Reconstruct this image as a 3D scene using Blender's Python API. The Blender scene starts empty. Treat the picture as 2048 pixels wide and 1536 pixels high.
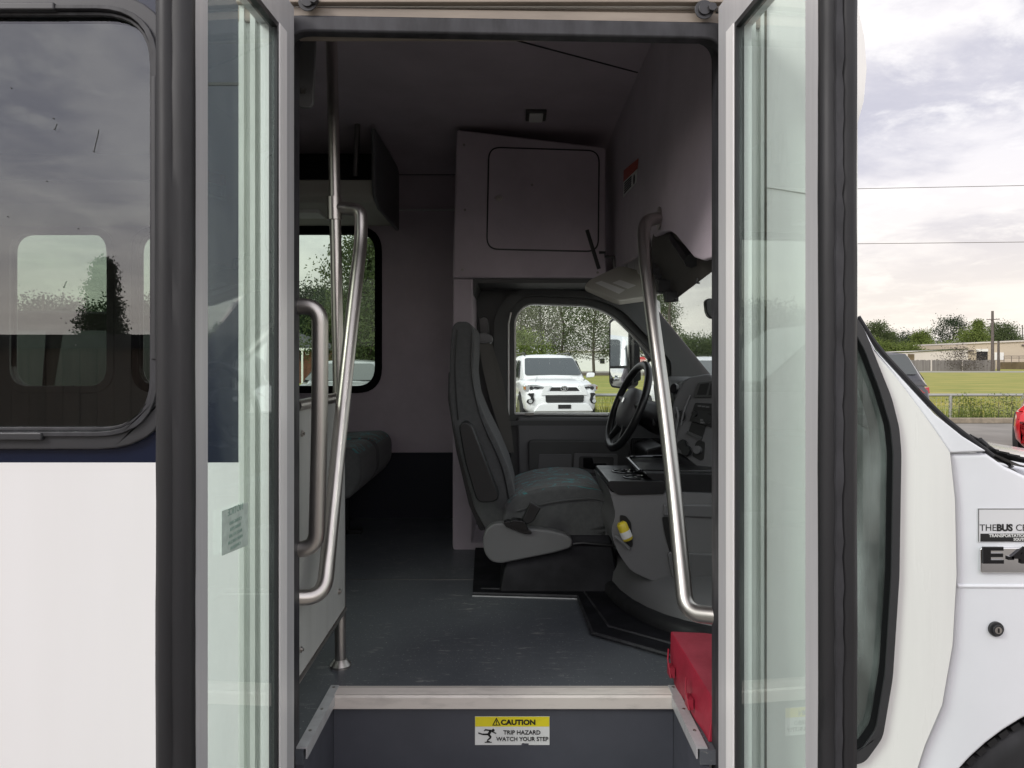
import bpy, bmesh, math, random
import numpy as np
from mathutils import Vector, Matrix
from mathutils.geometry import tessellate_polygon
R = math.radians
random.seed(7)
C = bpy.context.scene.collection
SC = bpy.context.scene

# ------------------------------------------------------------------ camera, sky, sun, exposure
F, CX, CY, CZ = 1500.0, 1024.0, 724.0, 1.58
cam = bpy.data.cameras.new('camera'); co = bpy.data.objects.new('camera', cam); C.objects.link(co)
co.location = (0, 0, CZ); co.rotation_euler = (R(90), 0, 0)
cam.sensor_width = 36; cam.lens = 36 * F / 2048; cam.shift_y = (CY - 768) / 2048
cam.clip_start = 0.02; cam.clip_end = 3000
SC.camera = co
SUN_EL, SUN_AZ = 33, 232      # degrees; azimuth measured clockwise from +Y: behind the camera, a little to the left

world = bpy.data.worlds.new('World'); SC.world = world; world.use_nodes = True
wt = world.node_tree; wt.nodes.clear()
def WN(t, **k):
    n = wt.nodes.new(t)
    for a, b in k.items(): setattr(n, a, b)
    return n
def WL(a, b): wt.links.new(a, b)
def wmath(op, a, b=None, c=None, clamp=False):
    n = WN('ShaderNodeMath', operation=op, use_clamp=clamp)
    for i, x in enumerate((a, b, c)):
        if x is None: continue
        if isinstance(x, (int, float)): n.inputs[i].default_value = x
        else: WL(x, n.inputs[i])
    return n.outputs[0]
def wmix(f, a, b):
    n = WN('ShaderNodeMix', data_type='RGBA')
    for s, x in ((n.inputs[0], f), (n.inputs[6], a), (n.inputs[7], b)):
        if isinstance(x, (int, float)): s.default_value = x
        elif isinstance(x, tuple): s.default_value = (*x, 1)
        else: WL(x, s)
    return n.outputs[2]
sky = WN('ShaderNodeTexSky', sky_type='NISHITA'); sky.sun_disc = False
sky.sun_elevation = R(SUN_EL); sky.sun_rotation = R(SUN_AZ)
tc = WN('ShaderNodeTexCoord'); sep = WN('ShaderNodeSeparateXYZ'); WL(tc.outputs['Generated'], sep.inputs[0])
z = wmath('MAXIMUM', sep.outputs[2], 0.0); den = wmath('ADD', z, 0.16)
cmb = WN('ShaderNodeCombineXYZ')
WL(wmath('DIVIDE', sep.outputs[0], den), cmb.inputs[0]); WL(wmath('DIVIDE', sep.outputs[1], den), cmb.inputs[1])
def wnoise(scale, detail, rough, off):
    m = WN('ShaderNodeMapping'); WL(cmb.outputs[0], m.inputs[0]); m.inputs['Location'].default_value = off
    n = WN('ShaderNodeTexNoise'); WL(m.outputs[0], n.inputs['Vector'])
    n.inputs['Scale'].default_value = scale; n.inputs['Detail'].default_value = detail; n.inputs['Roughness'].default_value = rough
    n.inputs['Distortion'].default_value = 0.25
    return n.outputs[0]
def wramp(x, a, b):
    n = WN('ShaderNodeMapRange', interpolation_type='SMOOTHSTEP'); WL(x, n.inputs[0])
    n.inputs[1].default_value = a; n.inputs[2].default_value = b
    return n.outputs[0]
n1 = wnoise(1.25, 10, 0.58, (3.1, 1.7, 0)); n2 = wnoise(3.4, 9, 0.62, (7.3, 9.2, 2.0))
f1 = wramp(n1, 0.41, 0.60); f2 = wramp(n2, 0.46, 0.66)
cloud = wmix(f1, (0.53, 0.52, 0.59), (0.80, 0.77, 0.79))
cloud = wmix(wmath('MULTIPLY', f2, 0.62), cloud, (0.98, 0.95, 0.93))
# warm pale band over the horizon
hz = wramp(z, 0.26, 0.03); cloud = wmix(wmath('MULTIPLY', hz, 0.7), cloud, (0.90, 0.80, 0.69))
hz2 = wramp(z, 0.05, 0.0); cloud = wmix(wmath('MULTIPLY', hz2, 0.5), cloud, (0.78, 0.80, 0.84))
# the cloud deck is thinner and brighter overhead and behind the camera, where the sun stands
back = wramp(sep.outputs[1], 0.1, -0.9)
bg1 = WN('ShaderNodeBackground'); WL(sky.outputs[0], bg1.inputs[0]); bg1.inputs[1].default_value = 0.08
bg2 = WN('ShaderNodeBackground'); WL(cloud, bg2.inputs[0])
WL(wmath('MULTIPLY_ADD', back, 0.62, 0.86), bg2.inputs[1])
mx = WN('ShaderNodeMixShader'); mx.inputs[0].default_value = 0.93
WL(bg1.outputs[0], mx.inputs[1]); WL(bg2.outputs[0], mx.inputs[2])
wo = WN('ShaderNodeOutputWorld'); WL(mx.outputs[0], wo.inputs[0])

sun = bpy.data.lights.new('sun', 'SUN'); sun.energy = 1.5; sun.angle = R(18); sun.color = (1, 0.96, 0.92)
so = bpy.data.objects.new('sun', sun); C.objects.link(so)
sd = Vector((math.sin(R(SUN_AZ)) * math.cos(R(SUN_EL)), math.cos(R(SUN_AZ)) * math.cos(R(SUN_EL)), math.sin(R(SUN_EL))))
so.rotation_euler = sd.to_track_quat('Z', 'Y').to_euler()
SC.view_settings.view_transform = 'Standard'; SC.view_settings.look = 'None'
SC.view_settings.exposure = 0.58; SC.view_settings.gamma = 1
SC.render.engine = 'CYCLES'; SC.cycles.max_bounces = 12; SC.cycles.transparent_max_bounces = 24
SC.cycles.diffuse_bounces = 5

# ------------------------------------------------------------------ helpers
def P(px, py, Y): return Vector(((px - CX) / F * Y, Y, CZ + (CY - py) / F * Y))
FLZ = 0.78
def FY(py): return (CZ - FLZ) * F / (py - CY)
def PF(px, py): return P(px, py, FY(py))
def onp(px, py, p0, n):
    d = Vector(((px - CX) / F, 1, (CY - py) / F)); o = Vector((0, 0, CZ)); n = Vector(n)
    return o + d * ((Vector(p0) - o).dot(n) / d.dot(n))
WM = {}
def setp(o, parent):
    if parent is not None:
        o.parent = parent
        o.matrix_parent_inverse = WM[parent.name].inverted()
    WM[o.name] = Matrix.Identity(4) if o.type == 'MESH' else Matrix.Translation(o.location)
def tag(o, label=None, cat=None, group=None, kind=None):
    if label: o['label'] = label
    if cat: o['category'] = cat
    if group: o['group'] = group
    if kind: o['kind'] = kind
    return o
def empty(name, loc=(0, 0, 0), parent=None, **k):
    o = bpy.data.objects.new(name, None); C.objects.link(o); o.location = loc; o.empty_display_size = 0.1
    setp(o, parent); tag(o, **k); return o

class MB:
    def __init__(s): s.v = []; s.f = []; s.m = []; s.mi = 0
    def face(s, pts):
        i = len(s.v); s.v += [tuple(p) for p in pts]; s.f.append(list(range(i, i + len(pts)))); s.m.append(s.mi)
    def raw(s, v, f):
        i = len(s.v); s.v += [tuple(p) for p in v]
        for q in f: s.f.append([i + a for a in q]); s.m.append(s.mi)
        return s
    def box(s, x0, x1, y0, y1, z0, z1):
        return s.obox(((x0 + x1) / 2, (y0 + y1) / 2, (z0 + z1) / 2), ((x1 - x0) / 2, 0, 0), (0, (y1 - y0) / 2, 0), (0, 0, (z1 - z0) / 2))
    def obox(s, c, a, b, d):
        c, a, b, d = Vector(c), Vector(a), Vector(b), Vector(d)
        v = [c + i * a + j * b + k * d for i in (-1, 1) for j in (-1, 1) for k in (-1, 1)]
        return s.raw(v, [(0, 1, 3, 2), (4, 6, 7, 5), (0, 4, 5, 1), (2, 3, 7, 6), (0, 2, 6, 4), (1, 5, 7, 3)])
    def prism(s, pts, vec):
        pts = [Vector(p) for p in pts]; vec = Vector(vec); n = len(pts)
        v = pts + [p + vec for p in pts]
        f = [list(range(n)), list(range(2 * n - 1, n - 1, -1))] + [(i, (i + 1) % n, n + (i + 1) % n, n + i) for i in range(n)]
        return s.raw(v, f)
    def panel(s, outer, holes, vec):
        loops = [[Vector(p) for p in l] for l in [outer] + holes]; vec = Vector(vec)
        # project on the plane normal to vec
        nrm = vec.normalized(); a = nrm.orthogonal().normalized(); b = nrm.cross(a)
        flat = [[Vector((p.dot(a), p.dot(b), 0)) for p in l] for l in loops]
        tri = tessellate_polygon(flat)
        allp = [p for l in loops for p in l]; n = len(allp)
        f = [tuple(t) for t in tri] + [tuple(n + i for i in reversed(t)) for t in tri]
        k = 0
        for l in loops:
            m = len(l)
            for i in range(m): f.append((k + i, k + (i + 1) % m, n + k + (i + 1) % m, n + k + i))
            k += m
        return s.raw(allp + [p + vec for p in allp], f)
    def loft(s, rings, caps=True, closed=True):
        n = len(rings[0]); v = [p for r in rings for p in r]; f = []
        for i in range(len(rings) - 1):
            for j in range(n if closed else n - 1):
                f.append((i * n + j, i * n + (j + 1) % n, (i + 1) * n + (j + 1) % n, (i + 1) * n + j))
        if caps and closed:
            f.append(list(range(n - 1, -1, -1))); f.append([(len(rings) - 1) * n + j for j in range(n)])
        return s.raw(v, f)
    def tube(s, path, r, n=14, caps=True):
        path = [Vector(p) for p in path]; rings = []
        rr = r if isinstance(r, (list, tuple)) else [r] * len(path)
        t0 = (path[1] - path[0]).normalized(); u = t0.orthogonal().normalized()
        for i, p in enumerate(path):
            t = (path[min(i + 1, len(path) - 1)] - path[max(i - 1, 0)]).normalized()
            u = (u - t * u.dot(t)).normalized(); w = t.cross(u)
            rings.append([p + rr[i] * (math.cos(2 * math.pi * k / n) * u + math.sin(2 * math.pi * k / n) * w) for k in range(n)])
        return s.loft(rings, caps)
    def disc(s, c, n, r, h, seg=20, r2=None):
        c = Vector(c); n = Vector(n).normalized()
        return s.tube([c, c + n * h], [r, r if r2 is None else r2], seg)
    def each(s, name, mats, parent, n, **k):
        # the shapes added so far, n faces apiece, as one object each
        i = 0
        for c in n:
            q = MB(); q.v = s.v; q.f = s.f[i:i + c]; q.m = s.m[i:i + c]; i += c
            used = sorted({a for f in q.f for a in f}); mp_ = {a: j for j, a in enumerate(used)}
            q.v = [s.v[a] for a in used]; q.f = [[mp_[a] for a in f] for f in q.f]; o = q.build(name, mats, parent, **k)
        return o
    def build(s, name, mats, parent=None, smooth=35, bevel=0, seg=2, merge=True, **k):
        me = bpy.data.meshes.new(name); me.from_pydata(s.v, [], s.f)
        if not isinstance(mats, (list, tuple)): mats = [mats]
        for m in mats: me.materials.append(m)
        me.polygons.foreach_set('material_index', s.m)
        bm = bmesh.new(); bm.from_mesh(me)
        if merge: bmesh.ops.remove_doubles(bm, verts=bm.verts, dist=1e-5)
        bmesh.ops.recalc_face_normals(bm, faces=bm.faces)
        bm.to_mesh(me); bm.free()
        if smooth:
            me.polygons.foreach_set('use_smooth', [True] * len(me.polygons)); me.set_sharp_from_angle(angle=R(smooth))
        o = bpy.data.objects.new(name, me); C.objects.link(o); setp(o, parent); tag(o, **k)
        if bevel:
            b = o.modifiers.new('bevel', 'BEVEL'); b.width = bevel; b.segments = seg; b.limit_method = 'ANGLE'; b.angle_limit = R(40)
            if smooth: b.harden_normals = True
        return o
def fillet(pts, r, seg=8):
    pts = [Vector(p) for p in pts]; out = [pts[0]]
    rs = r if isinstance(r, (list, tuple)) else [r] * (len(pts) - 2)
    for i in range(1, len(pts) - 1):
        a, b, c = pts[i - 1], pts[i], pts[i + 1]; rad = rs[i - 1]
        d1 = (a - b); d2 = (c - b); k = min(rad, d1.length * .48, d2.length * .48)
        p0 = b + d1.normalized() * k; p1 = b + d2.normalized() * k
        for j in range(seg + 1):
            t = j / seg; out.append((1 - t) ** 2 * p0 + 2 * t * (1 - t) * b + t * t * p1)
    out.append(pts[-1]); return out
def roundpoly(pts, r, seg=6):
    pts = [Vector(p) for p in pts]; out = []; n = len(pts)
    rs = r if isinstance(r, (list, tuple)) else [r] * n
    for i in range(n):
        a, b, c = pts[i - 1], pts[i], pts[(i + 1) % n]
        d1 = a - b; d2 = c - b; k = min(rs[i], d1.length * .49, d2.length * .49)
        if k <= 1e-6: out.append(b); continue
        p0 = b + d1.normalized() * k; p1 = b + d2.normalized() * k
        for j in range(seg + 1):
            t = j / seg; out.append((1 - t) ** 2 * p0 + 2 * t * (1 - t) * b + t * t * p1)
    return out
def xz(pts, Y): return [Vector((a, Y, b)) for a, b in pts]
def rr(x0, x1, z0, z1, Y, r, seg=8): return roundpoly(xz([(x0, z0), (x1, z0), (x1, z1), (x0, z1)], Y), r, seg)
def text_mesh(txt, size, M, mb, bold=0.0, align='CENTER', ext=0.0004):
    cu = bpy.data.curves.new('text', 'FONT'); cu.body = txt; cu.size = size; cu.align_x = align; cu.align_y = 'CENTER'
    cu.offset = bold; cu.extrude = ext; cu.resolution_u = 3
    o = bpy.data.objects.new('text', cu); C.objects.link(o)
    bpy.context.view_layer.update()
    me = bpy.data.meshes.new_from_object(o.evaluated_get(bpy.context.evaluated_depsgraph_get()))
    mb.raw([M @ v.co for v in me.vertices], [list(p.vertices) for p in me.polygons])
    bpy.data.objects.remove(o); bpy.data.curves.remove(cu); bpy.data.meshes.remove(me)
def basis(o, x, y):
    x = Vector(x).normalized(); y = Vector(y).normalized(); z_ = x.cross(y)
    M = Matrix((x, y, z_)).transposed().to_4x4(); M.translation = Vector(o); return M

# ------------------------------------------------------------------ materials
def nd(t, ty, **k):
    n = t.nodes.new(ty)
    for a, b in k.items(): setattr(n, a, b)
    return n
def mat(name, col, rough=.5, metal=0, var=0, vs=3, stretch=(1, 1, 1), bump=0, bs=200, spec=.5, rv=0, col2=None, coat=0, sheen=0, lo=.35, hi=.65):
    m = bpy.data.materials.new(name); m.use_nodes = True; t = m.node_tree; b = t.nodes['Principled BSDF']
    b.inputs['Base Color'].default_value = (*col, 1); b.inputs['Roughness'].default_value = rough; b.inputs['Metallic'].default_value = metal
    b.inputs['Specular IOR Level'].default_value = spec; b.inputs['Coat Weight'].default_value = coat; b.inputs['Coat Roughness'].default_value = .06
    b.inputs['Sheen Weight'].default_value = sheen
    if var or col2 or bump or rv:
        tcn = nd(t, 'ShaderNodeTexCoord'); mp = nd(t, 'ShaderNodeMapping'); mp.inputs['Scale'].default_value = stretch
        t.links.new(tcn.outputs['Object'], mp.inputs[0])
    if var or col2 or rv:
        n = nd(t, 'ShaderNodeTexNoise'); n.inputs['Scale'].default_value = vs; n.inputs['Detail'].default_value = 7; n.inputs['Roughness'].default_value = .62
        t.links.new(mp.outputs[0], n.inputs[0])
        mr = nd(t, 'ShaderNodeMapRange'); t.links.new(n.outputs[0], mr.inputs[0]); mr.inputs[1].default_value = lo; mr.inputs[2].default_value = hi
        if var or col2:
            mxn = nd(t, 'ShaderNodeMix', data_type='RGBA'); t.links.new(mr.outputs[0], mxn.inputs[0])
            c2 = col2 or tuple(max(0, c * (1 - var)) for c in col)
            mxn.inputs[6].default_value = (*col, 1); mxn.inputs[7].default_value = (*c2, 1)
            t.links.new(mxn.outputs[2], b.inputs['Base Color'])
        if rv:
            m2 = nd(t, 'ShaderNodeMapRange'); t.links.new(n.outputs[0], m2.inputs[0]); m2.inputs[1].default_value = .3; m2.inputs[2].default_value = .7
            m2.inputs[3].default_value = rough - rv; m2.inputs[4].default_value = rough + rv; t.links.new(m2.outputs[0], b.inputs['Roughness'])
    if bump:
        n = nd(t, 'ShaderNodeTexNoise'); n.inputs['Scale'].default_value = bs; n.inputs['Detail'].default_value = 3
        t.links.new(mp.outputs[0], n.inputs[0])
        bn = nd(t, 'ShaderNodeBump'); bn.inputs['Strength'].default_value = bump; bn.inputs['Distance'].default_value = .002
        t.links.new(n.outputs[0], bn.inputs['Height']); t.links.new(bn.outputs[0], b.inputs['Normal'])
    return m
def glass(name, tint, refl=.04, rough=0.0, dirt_reflection=0, gloss=(1, 1, 1)):
    m = bpy.data.materials.new(name); m.use_nodes = True; t = m.node_tree; t.nodes.clear()
    tr = nd(t, 'ShaderNodeBsdfTransparent'); tr.inputs[0].default_value = (*tint, 1)
    gl = nd(t, 'ShaderNodeBsdfGlossy'); gl.inputs[0].default_value = (*gloss, 1); gl.inputs['Roughness'].default_value = rough
    lw = nd(t, 'ShaderNodeLayerWeight'); lw.inputs[0].default_value = .5
    pw = nd(t, 'ShaderNodeMath', operation='POWER'); t.links.new(lw.outputs['Facing'], pw.inputs[0]); pw.inputs[1].default_value = 5
    ma = nd(t, 'ShaderNodeMath', operation='MULTIPLY_ADD', use_clamp=True); t.links.new(pw.outputs[0], ma.inputs[0]); ma.inputs[1].default_value = 1 - refl; ma.inputs[2].default_value = refl
    ms = nd(t, 'ShaderNodeMixShader'); t.links.new(ma.outputs[0], ms.inputs[0]); t.links.new(tr.outputs[0], ms.inputs[1]); t.links.new(gl.outputs[0], ms.inputs[2])
    last = ms
    if dirt_reflection:  # pale layer: smudges on the door leaves, painted-in reflection on the quarter window
        tcn = nd(t, 'ShaderNodeTexCoord'); mp = nd(t, 'ShaderNodeMapping'); mp.inputs['Scale'].default_value = (1, 1, .35); t.links.new(tcn.outputs['Object'], mp.inputs[0])
        n = nd(t, 'ShaderNodeTexNoise'); n.inputs['Scale'].default_value = 9; n.inputs['Detail'].default_value = 8; t.links.new(mp.outputs[0], n.inputs[0])
        mr = nd(t, 'ShaderNodeMapRange'); t.links.new(n.outputs[0], mr.inputs[0]); mr.inputs[1].default_value = .45; mr.inputs[2].default_value = .8; mr.inputs[4].default_value = dirt_reflection; mr.inputs[3].default_value = dirt_reflection * .15
        df = nd(t, 'ShaderNodeBsdfDiffuse'); df.inputs[0].default_value = (.76, .84, .81, 1)
        m2 = nd(t, 'ShaderNodeMixShader'); t.links.new(mr.outputs[0], m2.inputs[0]); t.links.new(ms.outputs[0], m2.inputs[1]); t.links.new(df.outputs[0], m2.inputs[2]); last = m2
    o = nd(t, 'ShaderNodeOutputMaterial'); t.links.new(last.outputs[0], o.inputs[0]); return m

M = {}
M['white'] = mat('white_gelcoat', (.82, .81, .78), .28, var=.08, vs=2.6, stretch=(4, 4, .3), rv=.06, coat=.3, bump=.5, bs=5)
M['white_cool'] = mat('white_paint', (.80, .81, .84), .22, var=.05, vs=3, coat=.5, rv=.05, bump=.4, bs=6)
M['white_band'] = mat('white_paint_navy_top', (.80, .79, .79), .26, coat=.35)
M['beige'] = mat('aged_header_paint', (.29, .245, .20), .5, var=.3, vs=4, stretch=(1, 6, 6))  # beige darkened further to paint in the shade on the tilted header
M['rubber'] = mat('black_rubber', (.022, .022, .024), .5, var=.5, vs=14, stretch=(1, 1, .15), rv=.12, spec=.4)
M['rubber_grey'] = mat('weathered_rubber', (.042, .042, .047), .5, var=.6, vs=22, stretch=(1, 1, .3), rv=.1, spec=.4)
M['winframe'] = mat('window_frame_paint', (.035, .035, .038), .38, var=.25, vs=8, rv=.08)
M['alu'] = mat('anodised_aluminium', (.58, .58, .59), .42, .3, var=.12, vs=9, stretch=(4, 4, .15), rv=.08)
M['alu_light'] = mat('white_aluminium', (.86, .85, .84), .3, .1, var=.08, vs=9, stretch=(4, 4, .2))  # whitened to put the bead's bright reflection into the colour
M['jamb'] = mat('jamb_paint', (.66, .68, .64), .4, var=.3, vs=6, stretch=(2, 2, .4), lo=.45, hi=.8)
M['steel'] = mat('brushed_stainless', (.58, .55, .52), .34, 1, var=.12, vs=9, stretch=(1, 1, .4), rv=.05)
M['steel_dark'] = mat('dull_steel', (.30, .29, .27), .4, 1)
M['chrome'] = mat('chrome', (.8, .8, .8), .08, 1)
M['lilac'] = mat('lilac_headliner', (.55, .48, .53), .95, var=.16, vs=3.5, bump=.6, bs=330, spec=.15, sheen=.1)
M['liner'] = mat('dark_liner', (.008, .008, .009), .9, spec=.1); M['cove'] = mat('dark_wall_base', (.012, .013, .022), .7)
M['greyplastic'] = mat('grey_plastic', (.13, .13, .133), .48, var=.07, vs=6, bump=.15, bs=500)
M['greyplastic_l'] = mat('light_grey_plastic', (.16, .16, .163), .45, var=.06, vs=5, bump=.12, bs=500)
M['trim'] = mat('dark_grey_trim', (.068, .069, .068), .55, var=.08, vs=5, bump=.2, bs=500)
M['black'] = mat('black_plastic', (.014, .014, .015), .35, rv=.06, vs=10)
M['blackgloss'] = mat('black_gloss', (.008, .008, .009), .12)
M['blackmat'] = mat('black_vinyl', (.010, .010, .013), .6, var=.5, vs=9, rv=.1, spec=.25)
M['quarterglass'] = glass('dusty_glass', (.60, .66, .63), .09, dirt_reflection=.36)  # pale diffuse layer stands in for the grey-green reflection in this pane
M['panelgrey'] = mat('modesty_panel', (.44, .45, .43), .42, var=.12, vs=3, stretch=(6, 6, .5), rv=.06)
M['visor'] = mat('visor_vinyl', (.46, .45, .40), .7, bump=.2, bs=300)
M['darkbrown'] = mat('dark_console', (.065, .058, .052), .6)
M['labelwhite'] = mat('label_white', (.72, .72, .70), .5)
M['yellow'] = mat('sign_yellow', (.80, .68, .02), .45, var=.06, vs=20)
M['signwhite'] = mat('sign_white', (.78, .78, .76), .45, var=.08, vs=30)
M['ink'] = mat('black_ink', (.01, .01, .01), .5)  # print black, also on flat plates painting the shade of unmodelled hollows
M['red'] = mat('red_plastic', (.33, .020, .042), .5, var=.3, vs=9, rv=.1, bump=.2, bs=120)
M['belt'] = mat('belt_webbing', (.12, .115, .105), .8, bump=.3, bs=700)
M['nose'] = mat('step_nosing', (.72, .66, .61), .4, .15, var=.35, vs=9, stretch=(1, 4, 4), lo=.5, hi=.85, rv=.08)
M['riser'] = mat('riser_vinyl', (.072, .075, .092), .42, var=.2, vs=5, rv=.08)
M['bottle'] = mat('bottle_yellow', (.70, .55, .04), .3)
M['clearglass'] = glass('greenish_glass', (.92, .985, .955), .035, dirt_reflection=.08)
M['farglass'] = glass('tinted_glass', (.80, .87, .82), .018)
M['sideglass'] = glass('smoked_glass', (.66, .70, .66), .115, gloss=(.74, .74, .78))
M['cabglass'] = glass('cab_glass', (.955, 1.0, .985), .012)
M['mirror'] = mat('mirror_glass', (.85, .87, .87), .015, 1)

# navy paint band above the belt line, as on the real body
t = M['white_band'].node_tree; b = t.nodes['Principled BSDF']
tcn = nd(t, 'ShaderNodeTexCoord'); sp = nd(t, 'ShaderNodeSeparateXYZ'); t.links.new(tcn.outputs['Object'], sp.inputs[0])
g = nd(t, 'ShaderNodeMath', operation='GREATER_THAN'); t.links.new(sp.outputs[2], g.inputs[0]); g.inputs[1].default_value = CZ + (CY - 925) / F * 1.5
nz = nd(t, 'ShaderNodeTexNoise'); nz.inputs['Scale'].default_value = 2; nz.inputs['Detail'].default_value = 6
mp = nd(t, 'ShaderNodeMapping'); mp.inputs['Scale'].default_value = (4, 4, .5); t.links.new(tcn.outputs['Object'], mp.inputs[0]); t.links.new(mp.outputs[0], nz.inputs[0])
mw = nd(t, 'ShaderNodeMix', data_type='RGBA'); t.links.new(nz.outputs[0], mw.inputs[0]); mw.inputs[6].default_value = (.80, .79, .79, 1); mw.inputs[7].default_value = (.74, .73, .72, 1)
mn = nd(t, 'ShaderNodeMix', data_type='RGBA'); t.links.new(g.outputs[0], mn.inputs[0]); t.links.new(mw.outputs[2], mn.inputs[6]); mn.inputs[7].default_value = (.006, .010, .028, 1)
t.links.new(mn.outputs[2], b.inputs['Base Color'])

# scuffed vinyl floor
def floor_mat():
    m = mat('scuffed_floor_vinyl', (.062, .068, .078), .42, rv=.1, vs=3); t = m.node_tree; b = t.nodes['Principled BSDF']
    tcn = nd(t, 'ShaderNodeTexCoord')
    def noise(scale, det, st, a, c):
        mp = nd(t, 'ShaderNodeMapping'); mp.inputs['Scale'].default_value = st; t.links.new(tcn.outputs['Object'], mp.inputs[0])
        n = nd(t, 'ShaderNodeTexNoise'); n.inputs['Scale'].default_value = scale; n.inputs['Detail'].default_value = det; n.inputs['Roughness'].default_value = .7
        t.links.new(mp.outputs[0], n.inputs[0]); r = nd(t, 'ShaderNodeMapRange'); t.links.new(n.outputs[0], r.inputs[0]); r.inputs[1].default_value = a; r.inputs[2].default_value = c
        return r.outputs[0]
    def mixc(f, a, c):
        x = nd(t, 'ShaderNodeMix', data_type='RGBA'); t.links.new(f, x.inputs[0])
        if isinstance(a, tuple): x.inputs[6].default_value = (*a, 1)
        else: t.links.new(a, x.inputs[6])
        x.inputs[7].default_value = (*c, 1); return x.outputs[2]
    def mul(a, c):
        x = nd(t, 'ShaderNodeMath', operation='MULTIPLY'); t.links.new(a, x.inputs[0])
        if isinstance(c, float): x.inputs[1].default_value = c
        else: t.links.new(c, x.inputs[1])
        return x.outputs[0]
    c = mixc(noise(3, 6, (1, 1, 1), .35, .65), (.078, .086, .100), (.098, .106, .118))
    blot = noise(5, 3, (1, 1, 1), .45, .6)
    c = mixc(mul(mul(noise(55, 4, (.35, 1, 1), .57, .66), blot), .9), c, (.26, .26, .25))
    c = mixc(mul(noise(150, 2, (1, .8, 1), .64, .69), .8), c, (.34, .34, .32))
    c = mixc(mul(noise(8, 5, (1, 1, 1), .58, .75), .35), c, (.03, .033, .04))
    t.links.new(c, b.inputs['Base Color']); return m
M['floor'] = floor_mat()

def fabric(name, pattern=True):
    m = mat(name, (.112, .114, .116), .95, var=.15, vs=60, bump=.5, bs=600, spec=.1, sheen=.15); t = m.node_tree; b = t.nodes['Principled BSDF']
    if pattern:
        base = b.inputs['Base Color'].links[0].from_socket
        tcn = nd(t, 'ShaderNodeTexCoord'); mp = nd(t, 'ShaderNodeMapping'); t.links.new(tcn.outputs['Object'], mp.inputs[0]); mp.inputs['Scale'].default_value = (1, 1.9, 1)
        n = nd(t, 'ShaderNodeTexNoise'); n.inputs['Scale'].default_value = 11; n.inputs['Detail'].default_value = 2; n.inputs['Distortion'].default_value = .8
        t.links.new(mp.outputs[0], n.inputs[0])
        f = None
        for lv in (.47,):
            s_ = nd(t, 'ShaderNodeMath', operation='SUBTRACT'); t.links.new(n.outputs[0], s_.inputs[0]); s_.inputs[1].default_value = lv
            a_ = nd(t, 'ShaderNodeMath', operation='ABSOLUTE'); t.links.new(s_.outputs[0], a_.inputs[0])
            l_ = nd(t, 'ShaderNodeMath', operation='LESS_THAN'); t.links.new(a_.outputs[0], l_.inputs[0]); l_.inputs[1].default_value = .022
            if f is None: f = l_.outputs[0]
            else:
                q = nd(t, 'ShaderNodeMath', operation='MAXIMUM'); t.links.new(f, q.inputs[0]); t.links.new(l_.outputs[0], q.inputs[1]); f = q.outputs[0]
        ge = nd(t, 'ShaderNodeNewGeometry'); sx = nd(t, 'ShaderNodeSeparateXYZ'); t.links.new(ge.outputs['Normal'], sx.inputs[0])
        gt = nd(t, 'ShaderNodeMath', operation='GREATER_THAN'); t.links.new(sx.outputs[2], gt.inputs[0]); gt.inputs[1].default_value = .6
        mu = nd(t, 'ShaderNodeMath', operation='MULTIPLY'); t.links.new(f, mu.inputs[0]); t.links.new(gt.outputs[0], mu.inputs[1]); f = mu.outputs[0]
        x = nd(t, 'ShaderNodeMix', data_type='RGBA'); t.links.new(f, x.inputs[0]); t.links.new(base, x.inputs[6]); x.inputs[7].default_value = (.07, .25, .26, 1)
        t.links.new(x.outputs[2], b.inputs['Base Color'])
    return m
M['fabric'] = fabric('grey_seat_fabric', False); M['fabric_pat'] = fabric('patterned_seat_fabric', True)
# ================================================================== THE BUS
YB = 1.50
bus = empty('shuttle_bus', (-.5, 2.7, 0), label='white shuttle bus with its double entry door open, seen from the kerb side', cat='bus')
def zb(py, Y=YB): return CZ + (CY - py) / F * Y
def xb(px, Y=YB): return (px - CX) / F * Y
# --- outer skin, near side
OL, OR_ = -.4475, .4205            # clear opening
w = rr(-2.05, xb(312), zb(862), zb(28), YB, .11)
m = MB(); m.panel(xz([(-5.2, .38), (xb(477), .38), (xb(477), 2.75), (-5.2, 2.75)], YB), [w], (0, .045, 0))
side = m.build('side_panel', M['white_band'], bus, label='rear side panel, white below and dark navy above')
m = MB()
for zz, xa in ((zb(168), xb(477)),):
    m.box(xb(345), xa, YB - .0015, YB + .002, zz - .003, zz + .003)
m.build('panel_seam', M['black'], side)
# window: frame + glass + inner trim
m = MB()
m.panel(rr(-2.10, xb(352), zb(897), zb(-8), YB, .15), [rr(-2.06, xb(322), zb(868), zb(22), YB, .118)], (0, -.014, 0))
fr = m.build('side_window', M['winframe'], bus, bevel=.005, label='large smoked side window with rounded corners')
m = MB(); m.panel(rr(-2.066, xb(325), zb(871), zb(19), YB, .12), [rr(-2.05, xb(313), zb(862), zb(27), YB, .11)], (0, -.021, 0))
m.panel(rr(-2.05, xb(311), zb(861), zb(28), YB, .11), [rr(-2.035, xb(304), zb(854), zb(35), YB, .10)], (0, -.010, 0))
m.build('window_gasket', M['rubber_grey'], fr, bevel=.003)
m = MB(); m.box(-2.03, xb(98), YB - .025, YB - .008, zb(878), zb(863)); m.box(-2.03, xb(122), YB - .024, YB - .008, zb(30), zb(15))
m.box(xb(313), xb(323), YB - .024, YB - .008, zb(720), zb(160)); m.build('gasket_joint', M['winframe'], fr, bevel=.003)
m = MB(); m.prism(rr(-2.045, xb(306), zb(857), zb(32), YB + .004, .105), (0, .006, 0)); m.build('glass', M['sideglass'], fr)
m = MB()
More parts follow.
